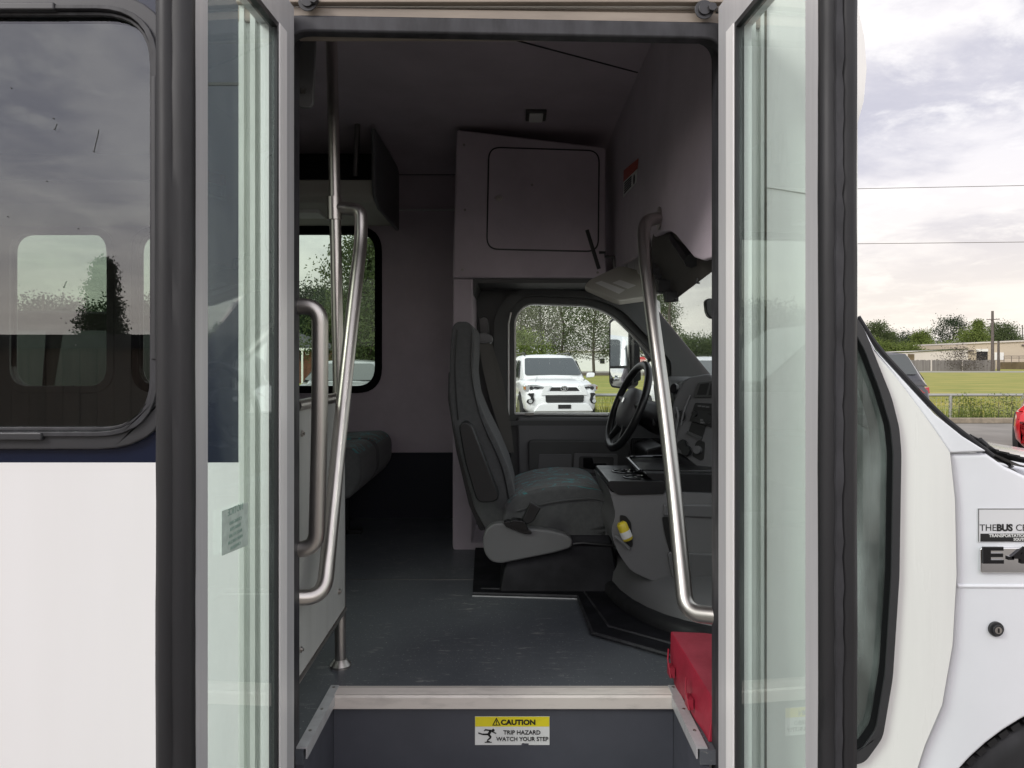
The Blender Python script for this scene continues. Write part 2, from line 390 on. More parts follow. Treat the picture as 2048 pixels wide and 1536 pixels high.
for px, py in ((105, 236), (107, 258), (186, 302), (92, 362), (14, 433), (155, 457), (126, 574), (20, 175), (150, 690), (146, 772)):
    m = MB(); m.disc((xb(px), YB + .003, zb(py)), (0, -1, 0), .0014, .001, 8)
    if px in (186, 107, 126): m.tube([(xb(px), YB + .003, zb(py)), (xb(px + (10 if px == 186 else 5)), YB + .003, zb(py - (44 if px == 186 else 12)))], .0006, 4)
    m.build('tar_speck', M['ink'], fr)
# --- jamb extrusions either side of the opening
def jamb(flip, x0, x1, label):
    s = -1 if flip else 1
    L = abs(x1 - x0)
    prof = [(0, .0), (.006, -.006), (.018, -.006), (.02, .004), (.034, .004), (.036, -.008), (.05, -.008), (.052, .004), (.06, .004), (.062, -.004), (.084, -.004), (.086, .010), (.10, .014), (L, .02), (L, .06), (0, .06)]
    prof = [(a * min(1, (L - .006) / .10) if a != L else L, b_) for a, b_ in prof]
    m = MB(); m.prism([Vector((x0 + s * a, YB + b_, .38)) for a, b_ in prof], (0, 0, 2.30 - .38))
    m.build('door_jamb', M['jamb'], bus, smooth=0, label=label)
jamb(False, xb(477), OL - .022, 'light door jamb on the rear side of the opening')
jamb(True, xb(1530), OR_ + .022, 'light door jamb on the cab side of the opening')
# --- rubber gasket round the opening (slightly out of level, as the bus stands)
sl = .016
def opn(o, r, Y, up_=0):
    return roundpoly([Vector((OL - o, Y, .3)), Vector((OR_ + o, Y, .3)), Vector((OR_ + o, Y, 2.221 + o + up_)), Vector((OL - o, Y, 2.221 + sl + o + up_))], [0, 0, r, r], 8)
def ushape(o_, i_): return o_[1:] + [o_[0], i_[0]] + i_[:0:-1]
m = MB(); m.prism(ushape(opn(.034, .062, YB - .012), opn(0, .045, YB - .012)), (0, .03, 0))
m.build('door_gasket', M['rubber_grey'], bus, bevel=.006, seg=3)
m = MB(); m.prism(ushape([Vector((-.50, YB + .020, .3)), Vector((.50, YB + .020, .3)), Vector((.50, YB + .020, 2.5)), Vector((-.50, YB + .020, 2.5))], opn(-.001, .045, YB + .020, .030)), (0, .055, 0))
m.build('inner_door_frame', M['rubber_grey'], bus, smooth=0)
m = MB(); m.box(OL + .01, OR_ - .01, YB + .012, YB + .05, 2.243, 2.30); m.build('header_lip', M['beige'], bus)
# header above the opening
m = MB(); m.panel([Vector((xb(477), YB - .004, 2.26)), Vector((xb(1530), YB - .004, 2.246)), Vector((xb(1530), YB - .004, 2.274)), Vector((xb(477), YB - .004, 2.290))], [], (0, .03, 0))
m.box(xb(477), xb(1530), YB - .016, YB + .02, 2.292, 2.36); m.box(-5.2, .69, YB, YB + .045, 2.75, 2.80)
hd = m.build('door_header', M['beige'], bus, bevel=.002)
m = MB(); m.box(xb(477), xb(1530), YB + .001, YB + .045, 2.29, 2.75); m.build('header_panel', M['white'], bus)
m = MB()
for px, py in ((616, 4), (1408, 20)):
    m = MB(); c = P(px, py, YB - .018); m.disc(c, (0, -1, 0), .012, .008, 20); m.disc(c + Vector((.014, 0, .001)), (0, -1, 0), .009, .014, 6); m.disc(c, (0, -1, 0), .019, .003, 24)
    m.build('hinge_bolt', M['winframe'], hd, bevel=.001)
# --- door leaves, folded outward
def leaf(name, H, E, s, label):
    """H hinge, E free end (plan points of the inner face); s = +1 when the opening lies on the +X side of the leaf"""
    H, E = Vector((*H, 0)), Vector((*E, 0)); L = (E - H).length; u = (E - H) / L
    n = Vector((-u.y, u.x, 0)); n = n if n.x * s > 0 else -n; up = Vector((0, 0, 1))
    zt, zbm = 2.275, .43; th = .036
    def bx(m, u0, u1, n0, n1, z0, z1):
        m.obox(H + u * (u0 + u1) / 2 + n * (n0 + n1) / 2 + up * (z0 + z1) / 2, u * (u1 - u0) / 2, n * (n1 - n0) / 2, up * (z1 - z0) / 2)
    m = MB(); bx(m, 0, .050, -th, 0, zbm, zt); bx(m, L - .04, L, -th, 0, zbm, zt); bx(m, .050, L - .04, -th, 0, 2.205, zt - .001); bx(m, .050, L - .04, -th, 0, zbm, .52)
    o = m.build(name, M['alu'], bus, bevel=.0025, label=label)
    m = MB(); bx(m, .050, .088, -th + .004, .004, .52, 2.205); m.build('glazing_bead', M['alu_light'], o, bevel=.001)
    m = MB(); bx(m, .088, .096, -.014, .0015, .52, 2.205); bx(m, .096, L - .04, -.014, .0015, 2.195, 2.205); bx(m, .096, L - .04, -.014, .0015, .52, .53)
    m.build('glass_gasket', M['rubber'], o)
    m = MB(); bx(m, .096, L - .040, -.010, -.004, .53, 2.195); gp = m.build('glass', M['clearglass'], o, smooth=0)
    # bulky rubber edge seal: a ribbed profile swept up the free edge
    prof = [(L, .001), (L + .010, .004), (L + .020, .000), (L + .024, -.010), (L + .022, -.022), (L + .026, -.026), (L + .027, -.036), (L + .020, -.046), (L + .008, -.049), (L, -.044)]
    m = MB(); rings = []
    rnd = random.Random(5 if s > 0 else 9)
    for i in range(40):
        z_ = zbm + (zt + .02 - zbm) * i / 39
        rings.append([H + u * (a + (rnd.uniform(-.0006, .0006))) + n * (b_ + .0003 * math.sin(i * .7)) + up * z_ for a, b_ in prof])
    m.loft(rings); m.build('edge_seal', M['rubber'], o, smooth=50)
    m = MB(); rings = []
    for i in range(90 if s < 0 else 0):
        z_ = zbm + (zt + .02 - zbm) * i / 89; k = rnd.uniform(.0, .0022)
        rings.append([H + u * (a + q * k) + n * (b_ + g_ * k) + up * z_ for a, b_, q, g_ in ((L + .022, -.012, 0, 1), (L + .0265, -.013, 1, 1), (L + .0275, -.020, 1, -1), (L + .022, -.021, 0, -1))])
    if rings: m.loft(rings); m.build('worn_seal_lip', M['rubber_grey'], o, smooth=60)
    return o, H, u, n, L
lL = leaf('entry_door', (xb(588, 1.47), 1.47), (xb(390, 1.055), 1.055), 1, 'open glazed door leaf beside the smoked side window')
lR = leaf('entry_door', (xb(1437, 1.47), 1.47), (xb(1637, 1.065), 1.065), -1, 'open glazed door leaf beside the cab side')
# mirrored notice sticker on the rear-side leaf glass
o, H, u, n, L = lL
def onleaf(px, py, off=0): return onp(px, py, H + n * (-.0035 + off), n)
q = [onleaf(443, 1112), onleaf(495, 1090), onleaf(495, 1004), onleaf(443, 1022)]
mk = glass('faded_sticker', (.80, .90, .84), .04); bs = mk.node_tree
m = MB(); m.prism(q, n * .0006)
M['sticker'] = mat('faded_sticker_film', (.52, .62, .56), .6, var=.25, vs=60)
st = m.build('notice_sticker', M['sticker'], o, label='faded mirrored notice sticker')
m = MB(); c = (q[0] + q[1] + q[2] + q[3]) / 4
for txt, dz, sz in (('NOTICE', .030, .016), ('CTHING AND', .012, .0075), ('TRAUS TSUR', .002, .0075), ('BACK TO LAST', -.008, .0075), ('OVEN TWICE IN', -.018, .0075), ('CAMERA IN', -.028, .0075)):
    text_mesh(txt, sz, basis(c + n * .001 + Vector((0, 0, dz)), u, (0, 0, 1)), m)
M['fadedink'] = mat('faded_ink', (.26, .36, .31), .6)
m.build('sticker_text', M['fadedink'], o, smooth=0)

# --- skin on the cab side of the opening
SEAM = zb(357)
gl_out = [(1600, 560), (1690, 600), (1716, 655), (1740, 720), (1768, 792), (1786, 850), (1792, 905), (1789, 1150), (1776, 1350), (1756, 1460), (1722, 1512), (1640, 1530), (1600, 1530)]
def ins(pts, k):
    cx_, cy_ = 1690, 1050
    return [(x + (cx_ - x) * k[0] if x < 1690 else x - k[2], y + (cy_ - y) * k[1]) for x, y in pts]
def px2(pts, Y): return [P(a, b_, Y) for a, b_ in pts]
hole = roundpoly(px2([(1660, 625), (1700, 660), (1722, 700), (1752, 780), (1773, 850), (1779, 905), (1775, 1150), (1763, 1340), (1745, 1450), (1718, 1490), (1660, 1510)], YB), .012, 4)
frame_o = roundpoly(px2([(1645, 580), (1690, 610), (1722, 660), (1748, 725), (1776, 795), (1791, 855), (1795, 905), (1791, 1150), (1778, 1350), (1758, 1468), (1722, 1518), (1645, 1530)], YB), .014, 4)
skin = [(1530, 1900), (1530, 0), (1530, -400), (1716, -400), (1715, 640), (1745, 700), (1800, 765), (1835, 812), (1868, 858), (1900, 905), (1910, 1000), (1913, 1150), (1905, 1290), (1884, 1410), (1850, 1490), (1835, 1536), (1825, 1700), (1800, 1900)]
m = MB(); m.panel(px2(skin, YB), [hole], (0, .045, 0))
sk = m.build('cab_side_panel', M['white'], bus, smooth=0, label='white fibreglass side panel between door and fender')
m = MB(); m.box(xb(1530), xb(1704), YB - .0015, YB + .002, SEAM - .005, SEAM + .003); m.box(xb(1528), xb(1531), YB - .008, YB + .0, .5, 2.3)
m.build('panel_seam', mat('dirty_seam', (.10, .085, .06), .8, var=.6, vs=40), sk)
m = MB(); m.panel(frame_o, [hole], (0, -.016, 0)); sw = m.build('quarter_window', M['winframe'], bus, bevel=.005, label='narrow glazed quarter window ahead of the door')
m = MB(); m.prism([p + Vector((0, .010, 0)) for p in roundpoly(px2([(1656, 618), (1702, 655), (1726, 695), (1756, 778), (1777, 850), (1783, 905), (1779, 1150), (1767, 1340), (1748, 1455), (1718, 1496), (1656, 1516)], YB), .012, 4)], (0, .005, 0))
m.build('glass', M['quarterglass'], sw)
m = MB(); sm = [c_ + (p - c_) * .994 for p in hole for c_ in [sum(hole, Vector()) / len(hole)]]; m.panel([p + Vector((0, -.012, 0)) for p in hole], [[p + Vector((0, -.012, 0)) for p in sm]], (0, .09, 0)); m.build('window_liner', M['liner'], sw)
# A pillar cover between panel and windscreen
ap = [(1718, 640), (1726, 652), (1752, 700), (1800, 752), (1870, 828), (1925, 872), (1975, 903), (1901, 906), (1869, 859), (1835, 813), (1800, 766), (1745, 701), (1716, 650)]
m = MB(); m.prism(px2(ap, YB + .012), (0, .06, 0)); pil = m.build('windscreen_pillar', M['white_cool'], bus, bevel=.006, seg=3)
m = MB(); m.tube(fillet(px2([(1716, 634), (1752, 692), (1806, 750), (1876, 826), (1930, 870), (1985, 912)], YB + .03), .1), .0055, 8); m.build('windscreen_seal', M['rubber'], bus)
# front fender
arch_c = (1.265, .44); arch_r = .475
fen = px2([(1903, 908), (1975, 907), (2010, 932), (2060, 955), (2200, 985)], YB + .02) + [Vector((2.35, YB + .02, 1.15)), Vector((2.42, YB + .02, .5))]
fen += [Vector((arch_c[0] + arch_r * math.cos(a), YB + .02, arch_c[1] + arch_r * math.sin(a))) for a in [R(5 + i * 135 / 26) for i in range(27)]]
fen += [P(1842, 1580, YB + .02), P(1836, 1545, YB + .02), P(1855, 1490, YB + .02), P(1888, 1410, YB + .02), P(1909, 1290, YB + .02), P(1917, 1150, YB + .02), P(1914, 1000, YB + .02)]
m = MB(); m.prism(fen, (0, .03, 0)); fo = m.build('front_fender', M['white_cool'], bus, bevel=.008, seg=3)
zc = zb(1172, YB + .02)
m = MB(); m.tube([(xb(1915, 1.52), YB + .021, zc), (2.3, YB + .021, zc - .005)], .0045, 8); m.build('fender_crease', M['white_cool'], fo)
m = MB(); c = P(1990, 1257, YB + .02)
m.disc(c, (0, -1, 0), .015, .006, 28); m.disc(c + Vector((0, -.006, 0)), (0, -1, 0), .0105, .005, 24); bl = m.build('lock_barrel', M['winframe'], fo, bevel=.001)
m = MB(); m.disc(c + Vector((0, -.0105, 0)), (0, -1, 0), .007, .001, 20); m.build('lock_face', M['steel'], fo)
m = MB(); m.box(c.x - .0012, c.x + .0012, c.y - .013, c.y - .0105, c.z - .0045, c.z + .0045); m.build('keyhole', M['ink'], fo)
# dealer sticker and chrome nameplate
Yf = YB + .019
m = MB(); a0 = P(1955, 1016, Yf); a1 = P(2180, 1084, Yf); m.box(a0.x, a1.x, Yf - .001, Yf, a1.z, a0.z)
M['stickerfilm'] = mat('sticker_film', (.70, .70, .71), .35)
ds = m.build('dealer_sticker', M['stickerfilm'], fo)
m = MB(); b0 = P(1960, 1067, Yf); b1 = P(2176, 1083, Yf); m.box(b0.x, b1.x, Yf - .0016, Yf - .0010, b1.z, b0.z)
for e in ((a0.x + .001, a0.x + .0022), (a1.x - .0022, a1.x - .001)): m.box(e[0], e[1], Yf - .0015, Yf - .001, a1.z + .001, a0.z - .001)
m.box(a0.x + .0022, a1.x - .0022, Yf - .0015, Yf - .001, a0.z - .0025, a0.z - .0012)
text_mesh('THE', .0188, basis(P(1959, 1056, Yf - .0012), (1, 0, 0), (0, 0, 1)), m, align='LEFT')
text_mesh('BUS', .0188, basis(P(1993, 1056, Yf - .0012), (1, 0, 0), (0, 0, 1)), m, bold=.0009, align='LEFT')
text_mesh('CENTER', .0188, basis(P(2031, 1056, Yf - .0012), (1, 0, 0), (0, 0, 1)), m, align='LEFT')
m.build('sticker_lettering', M['ink'], fo, smooth=0)
m = MB(); text_mesh('TRANSPORTATION', .0088, basis(P(1978, 1071.5, Yf - .0018), (1, 0, 0), (0, 0, 1)), m, bold=.0002, align='LEFT')
text_mesh('SOUTH', .0078, basis(P(2027, 1079, Yf - .0018), (1, 0, 0), (0, 0, 1)), m, bold=.0002, align='LEFT')
m.build('sticker_subtitle', M['labelwhite'], fo, smooth=0)
m = MB(); c0 = P(1957, 1094, Yf); c1 = P(2240, 1144, Yf); m.prism(roundpoly(xz([(c0.x, c1.z), (c1.x, c1.z), (c1.x, c0.z), (c0.x, c0.z)], Yf), .006), (0, -.007, 0))
m.build('chrome_nameplate', M['chrome'], fo, bevel=.002, seg=3)
m = MB(); bm_ = basis(P(1962, 1112, Yf - .0095), (1, 0, 0), (0, 0, 1)) @ Matrix.Diagonal((2.0, 1, 1, 1))
text_mesh('E', .044, bm_, m, bold=.0018, align='LEFT', ext=.002); m.box(P(2009, 0, Yf).x, P(2021, 0, Yf).x, Yf - .0115, Yf - .0075, P(0, 1117, Yf).z, P(0, 1110, Yf).z); text_mesh('450', .044, basis(P(2024, 1112, Yf - .0095), (1, 0, 0), (0, 0, 1)) @ Matrix.Diagonal((1.5, 1, 1, 1)), m, bold=.0018, align='LEFT', ext=.002); m.build('nameplate_lettering', M['blackgloss'], fo, smooth=0)
# wheel
TX = 1.26
m = MB(); n_ = 96; rings = []
for a, r_ in ((0, .27), (.004, .34), (.0, .40), (.012, .43), (.03, .442), (.22, .442), (.24, .43), (.25, .38), (.25, .27)):
    rings.append([Vector((TX + r_ * math.cos(2 * math.pi * k / n_), YB + .045 + a, .44 + r_ * math.sin(2 * math.pi * k / n_))) for k in range(n_)])
m.loft(rings)
for k in range(n_):
    a = 2 * math.pi * k / n_; e = Vector((math.cos(a), 0, math.sin(a))); tt = Vector((-math.sin(a), 0, math.cos(a)))
    for j, yy in enumerate((.022, .07, .13, .19)):
        m.obox(Vector((TX, YB + .045 + yy, .44)) + e * .444 + tt * (.007 if j % 2 else 0), e * .006, Vector((0, .019, 0)) + tt * .003, tt * .010)
wh = m.build('front_wheel', M['rubber'], bus, merge=False)
m = MB(); m.disc((TX, YB + .06, .44), (0, 1, 0), .27, .1, 32, .2); m.build('rim', M['steel_dark'], wh)
m = MB(); m.panel([Vector((arch_c[0] + .53 * math.cos(a), YB + .34, arch_c[1] + .53 * math.sin(a))) for a in [R(i * 180 / 20) for i in range(21)]] , [], (0, .01, 0))
m.loft([[Vector((arch_c[0] + .52 * math.cos(a), y_, arch_c[1] + .52 * math.sin(a))) for a in [R(i * 180 / 20) for i in range(21)]] for y_ in (YB + .05, YB + .45)], closed=False)
m.build('wheel_well', M['liner'], bus)
# bonnet and cowl
m = MB(); rings = []
for X, zt in ((1.17, 1.345), (1.5, 1.315), (1.9, 1.26), (2.3, 1.17), (2.42, 1.0), (2.44, .6)):
    rings.append([Vector((X, y_, zt - d)) for y_, d in ((1.56, .11), (1.62, .06), (1.75, .015), (2.1, .0), (2.6, .0), (3.1, .0), (3.35, .04), (3.45, .11))])
m.loft(rings, closed=False); m.build('bonnet', M['white_cool'], bus)
m = MB(); m.loft([[Vector((X, y_, z_)) for X, z_ in ((.99, 1.395), (1.06, 1.365), (1.14, 1.345), (1.19, 1.34))] for y_ in (1.56, 2.2, 3.45)], closed=False)
for k in range(9): m.tube([(.995 + k * .022, 1.57, 1.40 - k * .006), (.995 + k * .022, 3.4, 1.40 - k * .006)], .0035, 5)
m.build('cowl_grille', M['black'], bus)
m = MB(); m.tube(fillet([P(1940, 872, 1.60), P(1966, 886, 1.62), P(1990, 902, 1.66), P(2025, 935, 1.8)], .03), .0045, 7); m.tube([P(1944, 880, 1.59), P(1985, 912, 1.60), P(2020, 930, 1.62)], .003, 6)
m.tube([P(1958, 880, 1.60), P(1972, 892, 1.60)], .007, 8); m.build('wiper', M['rubber'], bus)
# windscreen: one raked sheet, spanning the cab
wA, wB = Vector((.50, 1.58, 1.88)), Vector((.99, 1.58, 1.372)); wC, wD = Vector((.955, 3.52, 1.49)), Vector((.50, 3.52, 2.07))
rg = []
for i in range(17):
    t_ = i / 16; bo_ = .11 * (1 - (2 * t_ - 1) ** 2); top_ = wA.lerp(wD, t_) + Vector((bo_, 0, 0)); bot_ = wB.lerp(wC, t_) + Vector((bo_, 0, 0))
    rg.append([top_, top_.lerp(bot_, .5), bot_, bot_ + Vector((.004, 0, .004)), top_.lerp(bot_, .5) + Vector((.004, 0, .004)), top_ + Vector((.004, 0, .004))])
m = MB(); m.loft(rg); m.build('windscreen', M['cabglass'], bus, smooth=60)
# fibreglass cap over the cab
cap = [(.30, 2.78), (.55, 2.60), (.655, 2.42), (.688, 2.30), (.703, 2.23), (.708, 2.165), (.702, 2.10), (.685, 2.04), (.655, 1.97), (.60, 1.915)]
m = MB(); rings = []
for y_, k in ((1.497, 1), (1.75, 1.03), (2.1, 1.05), (2.7, 1.06), (3.3, 1.03), (3.7, .97), (3.88, .85)):
    rings.append([Vector((x * k, y_, z_)) for x, z_ in cap] + [Vector((.50, y_, 1.93)), Vector((.50, y_, 2.62)), Vector((.30, y_, 2.68))])
m.loft(rings); m.build('roof_cap', M['white'], bus, label='bulging white fibreglass roof cap over the cab')
# --- rest of the shell
m = MB(); m.box(-5.2, .46, YB + .045, 3.92, 2.66, 2.80); m.build('roof', M['white'], bus)
m = MB(); m.box(-5.25, -5.2, YB, 3.92, .38, 2.80); m.build('rear_panel', M['white'], bus)
YW = 3.85
def wz(py): return CZ + (CY - py) / F * YW
wins = [(xb(-640, YW), xb(-120, YW)), (xb(22, YW), xb(215, YW)), (xb(278, YW), xb(750, YW))]
holes = [rr(a, c_, wz(772), wz(467), YW, .10) for a, c_ in wins]
m = MB(); m.panel(xz([(-5.2, wz(905)), (-.05, wz(905)), (-.05, 2.66), (-5.2, 2.66)], YW), holes, (0, .05, 0))
fw = m.build('far_wall', M['lilac'], bus)
m = MB(); m.box(-5.2, -.05, YW - .004, YW + .05, .6, wz(905) - .003); m.build('wall_base', M['cove'], bus)
for i, (a, c_) in enumerate(wins):
    m = MB(); m.panel(rr(a - .036, c_ + .036, wz(772) - .036, wz(467) + .036, YW - .012, .13), [rr(a, c_, wz(772), wz(467), YW - .012, .10)], (0, .06, 0))
    wf = m.build('far_window', M['liner' if i == 2 else 'lilac'], bus, bevel=.004)
    m = MB(); m.prism(rr(a - .01, c_ + .01, wz(772) - .01, wz(467) + .01, YW + .02, .10), (0, .005, 0)); m.build('glass', M['farglass'], wf)
# floor with the step well cut out
m = MB(); SX0, SX1, SY = -.430, .388, 1.846
m.panel([Vector(p + (FLZ - .03,)) for p in ((-5.2, YB + .045), (SX0, YB + .045), (SX0, SY), (SX1, SY), (SX1, YB + .045), (.52, YB + .045), (.60, 2.05), (1.2, 2.1), (1.2, 3.9), (-5.2, 3.9))], [], (0, 0, .03))
m.build('floor', M['floor'], bus, smooth=0, label='scuffed dark grey vinyl bus floor')
m = MB(); m.box(-.60, -.12, 2.755, 2.759, FLZ, FLZ + .0012); m.build('floor_seam', M['steel_dark'], bus)
# step nosing, riser, well sides and trims
m = MB(); zn = FLZ
m.prism([Vector((SX0 + .002, y_, z_)) for y_, z_ in ((SY + .004, zn - .002), (SY + .004, zn + .0015), (1.833, zn + .003), (1.828, zn + .0005), (1.822, zn + .003), (1.817, zn + .0005), (1.811, zn + .003), (1.806, zn + .0005), (1.797, zn + .002), (1.793, zn - .003), (1.793, zn - .030), (1.799, zn - .030), (1.80, zn - .008), (SY, zn - .008))], (SX1 - SX0 - .004, 0, 0))
m.build('step_nosing', M['nose'], bus, bevel=.0008, smooth=0)
m = MB(); m.box(SX0, SX1, 1.806, 1.83, .50, FLZ - .012); m.build('step_riser', M['riser'], bus)
m = MB(); m.box(SX0, SX1, YB + .05, 1.806, .47, .50); m.box(SX0, SX1, 1.50, 1.57, .3, .47); m.build('lower_step', M['floor'], bus)
for a_, b_ in ((SX0 - .02, SX0 - .001), (SX1 + .001, SX1 + .02)):
    m = MB(); m.box(a_, b_, YB + .05, 1.83, .47, FLZ - .001); m.build('step_well_side', M['riser'], bus)
for x0, x1 in ((SX0 - .016, SX0 + .004), (SX1 - .004, SX1 + .016)):
    m = MB(); m.box(x0, x1, YB + .05, SY + .002, FLZ + .0005, FLZ + .004); xx = x1 if x0 < 0 else x0
    m.box(min(xx, xx + (.003 if x0 < 0 else -.003)), max(xx, xx + (.003 if x0 < 0 else -.003)), YB + .05, 1.79, FLZ - .02, FLZ + .004)
    tr_ = m.build('step_edge_trim', M['alu'], bus)
    for y_ in (1.62, 1.72, 1.835):
        m = MB(); m.disc(((x0 + x1) / 2, y_, FLZ + .0035), (0, 0, 1), .0035, .002, 10); m.build('screw', M['steel_dark'], tr_)
# caution sign
ys = 1.8045; s0 = P(950, 1490, ys); s1 = P(1099, 1433, ys)
m = MB(); m.box(s0.x, s1.x, ys, ys + .001, s0.z, s1.z); sg = m.build('caution_sign', M['signwhite'], bus, label='white and yellow caution sticker on the step riser')
zy = s1.z - (s1.z - s0.z) * .35
m = MB(); m.box(s0.x + .0005, s1.x - .0005, ys - .0006, ys, zy, s1.z - .0005); m.build('sign_header', M['yellow'], sg)
def sxy(fx, fy): return Vector((s0.x + (s1.x - s0.x) * fx, ys - .0011, s1.z - (s1.z - s0.z) * fy))
m = MB()
text_mesh('CAUTION', .0165, basis(sxy(.58, .205), (1, 0, 0), (0, 0, 1)) @ Matrix.Diagonal((1.12, 1, 1, 1)), m, bold=.0007)
text_mesh('TRIP HAZARD', .0142, basis(sxy(.63, .56), (1, 0, 0), (0, 0, 1)), m, bold=.0002)
text_mesh('WATCH YOUR STEP', .0137, basis(sxy(.635, .79), (1, 0, 0), (0, 0, 1)), m, bold=.0002)
tri = [sxy(.23, .31), sxy(.345, .31), sxy(.2875, .03)]; tin = [sxy(.25, .285), sxy(.325, .285), sxy(.2875, .10)]
m.panel(tri, [tin], (0, .0004, 0)); text_mesh('!', .013, basis(sxy(.2875, .215), (1, 0, 0), (0, 0, 1)), m, bold=.0004)
m.disc(sxy(.245, .475), (0, 1, 0), .0033, .0004, 16)
def bar(a, b_, wd):
    A, B = sxy(*a), sxy(*b_); d = (B - A).normalized(); k = Vector((-d.z, 0, d.x)) * wd / 2; m.prism([A - k, B - k, B + k, A + k], (0, .0004, 0))
bar((.13, .46), (.225, .49), .0032); bar((.12, .50), (.16, .45), .002); bar((.215, .47), (.175, .66), .006); bar((.225, .52), (.285, .59), .0025); bar((.175, .62), (.10, .62), .004); bar((.10, .62), (.045, .57), .003)
bar((.185, .64), (.215, .72), .0045); bar((.215, .72), (.165, .84), .0035); bar((.13, .90), (.225, .90), .002); bar((.155, .87), (.2, .87), .002)
m.build('sign_lettering', M['ink'], sg, smooth=0)
m = MB(); m.box(sxy(.63, 0).x, sxy(.72, 0).x, ys - .0004, ys, s0.z - .0002, s0.z + .004); m.disc(sxy(.645, .985), (0, 1, 0), .004, .0012, 12); m.build('torn_edge', M['riser'], sg)

# --- interior: headliner, bulkhead, lockers
ZC, XBK = 2.60, .446
m = MB(); rings = []
for X in (-5.19, .47):
    rings.append([Vector((X, y_, z_)) for y_, z_ in ((1.56, ZC - .05), (1.60, ZC), (3.3, ZC), (3.55, ZC - .01), (3.75, ZC - .03), (3.85, ZC - .06), (3.85, ZC + .04), (1.56, ZC + .04))])
m.loft(rings); m.build('headliner', M['lilac'], bus, label='dark lilac fabric headliner')
m = MB(); m.tube([onp(1015, 76, (0, 0, ZC - .001), (0, 0, 1)), onp(1275, 145, (0, 0, ZC - .001), (0, 0, 1))], .003, 6); m.build('headliner_seam', M['black'], bus)
m = MB(); m.box(-.9, -.06, YW - .008, YW, wz(350) - .0015, wz(350) + .0015); m.build('wall_seam', M['trim'], bus)
m = MB(); m.box(xb(788, YW - .01), xb(915, YW - .01), YW - .02, YW, wz(422), wz(419)); m.build('wall_strip', M['alu'], bus)
# bulkhead: lower edge follows the cut-out
bk = [(1425, 519), (1383, 521), (1372, 515), (1347, 470), (1338, 462), (1322, 466), (1303, 480), (1270, 512), (1235, 536), (1205, 548)]
pts = [onp(a, b_, (XBK, 0, 0), (1, 0, 0)) for a, b_ in bk]
pts = [Vector((XBK, 1.56, pts[0].z))] + pts[1:-1] + [Vector((XBK, 3.84, pts[-1].z)), Vector((XBK, 3.84, ZC)), Vector((XBK, 1.56, ZC))]
def bend(p): return Vector((XBK + .07 * max(0, (2.15 - p.y) / .6) ** 1.3, p.y, p.z))
lowe = [Vector((XBK, 1.56, pts[0].z)), Vector((XBK, 1.70, pts[1].z - .006))] + pts[1:10] + [pts[10]]
m = MB()
cols = []
for p in lowe: cols.append([bend(Vector((XBK, p.y, p.z + (ZC - p.z) * k / 6))) for k in range(7)])
m.loft([c + [q + Vector((.02, 0, 0)) for q in c[::-1]] for c in cols]); m.build('bulkhead', M['lilac'], bus, bevel=.006, seg=3, label='lilac fabric bulkhead above the windscreen')
wq = [onp(a, b_, (XBK - .001, 0, 0), (1, 0, 0)) for a, b_ in ((1247, 395), (1273, 365), (1277, 317), (1248, 341))]
m = MB(); m.prism(wq, (-.001, 0, 0)); ws = m.build('warning_sticker', M['labelwhite'], bus, label='small red and white warning sticker')
mid0 = wq[3].lerp(wq[0], .42); mid1 = wq[2].lerp(wq[1], .42)
m = MB(); m.prism([wq[3], wq[2], mid1, mid0], (-.0018, 0, 0)); m.build('sticker_header', mat('sticker_red', (.45, .05, .02), .5), ws)
m = MB()
for k in range(5):
    f_ = .52 + k * .09; a = wq[3].lerp(wq[0], f_); b_ = wq[2].lerp(wq[1], f_); c_ = a.lerp(b_, .62); a = a.lerp(b_, .08)
    m.prism([a + Vector((0, 0, .003)), c_ + Vector((0, 0, .003)), c_ - Vector((0, 0, .003)), a - Vector((0, 0, .003))], (-.0018, 0, 0))
m.disc(wq[1].lerp(wq[2], .32).lerp(wq[0], .18), (-1, 0, 0), .018, .002, 14); m.build('sticker_print', M['ink'], ws)
# overhead locker and its leg
YL = 3.20
def lx(px): return xb(px, YL)
def lz(py): return CZ + (CY - py) / F * YL
m = MB(); m.prism([P(913, 258, YL), P(1212, 294, YL), P(1212, 556, YL), P(905, 556, YL)], (0, .62, 0)); lk = m.build('overhead_locker', M['lilac'], bus, bevel=.012, seg=3, label='fabric covered overhead locker behind the driver')
m = MB(); dr = roundpoly([P(978, 295, YL), P(1198, 302, YL), P(1196, 503, YL), P(974, 498, YL)], .05, 8)
m.prism([p + Vector((0, -.004, 0)) for p in dr], (0, .01, 0)); m.build('locker_door', M['lilac'], lk, bevel=.003)
m = MB(); m.tube([p + Vector((0, -.002, 0)) for p in dr] + [dr[0] + Vector((0, -.002, 0))], .004, 6); m.build('locker_edging', M['black'], lk)
m = MB(); c = P(998, 397, YL - .004); m.disc(c, (0, -1, 0), .012, .008, 16); m.box(c.x - .016, c.x + .016, c.y - .012, c.y - .006, c.z - .004, c.z + .004); m.build('latch', M['steel'], lk)
for px, py in ((1064, 370), (928, 290), (925, 540), (1195, 545), (930, 420)):
    m = MB(); c = P(px, py, YL - .003); m.disc(c, (0, -1, 0), .0055, .004, 10); m.build('screw', M['steel_dark'], lk)
m = MB(); m.prism(roundpoly([P(906, 557, YL), P(946, 557, YL), P(944, 1086, YL), P(975, 1086, YL), P(975, 1104, YL), P(905, 1104, YL)], [0, 0, 0, 0, 0, .03]), (0, .64, 0)); m.build('locker_leg', M['lilac'], bus, bevel=.008, seg=3)
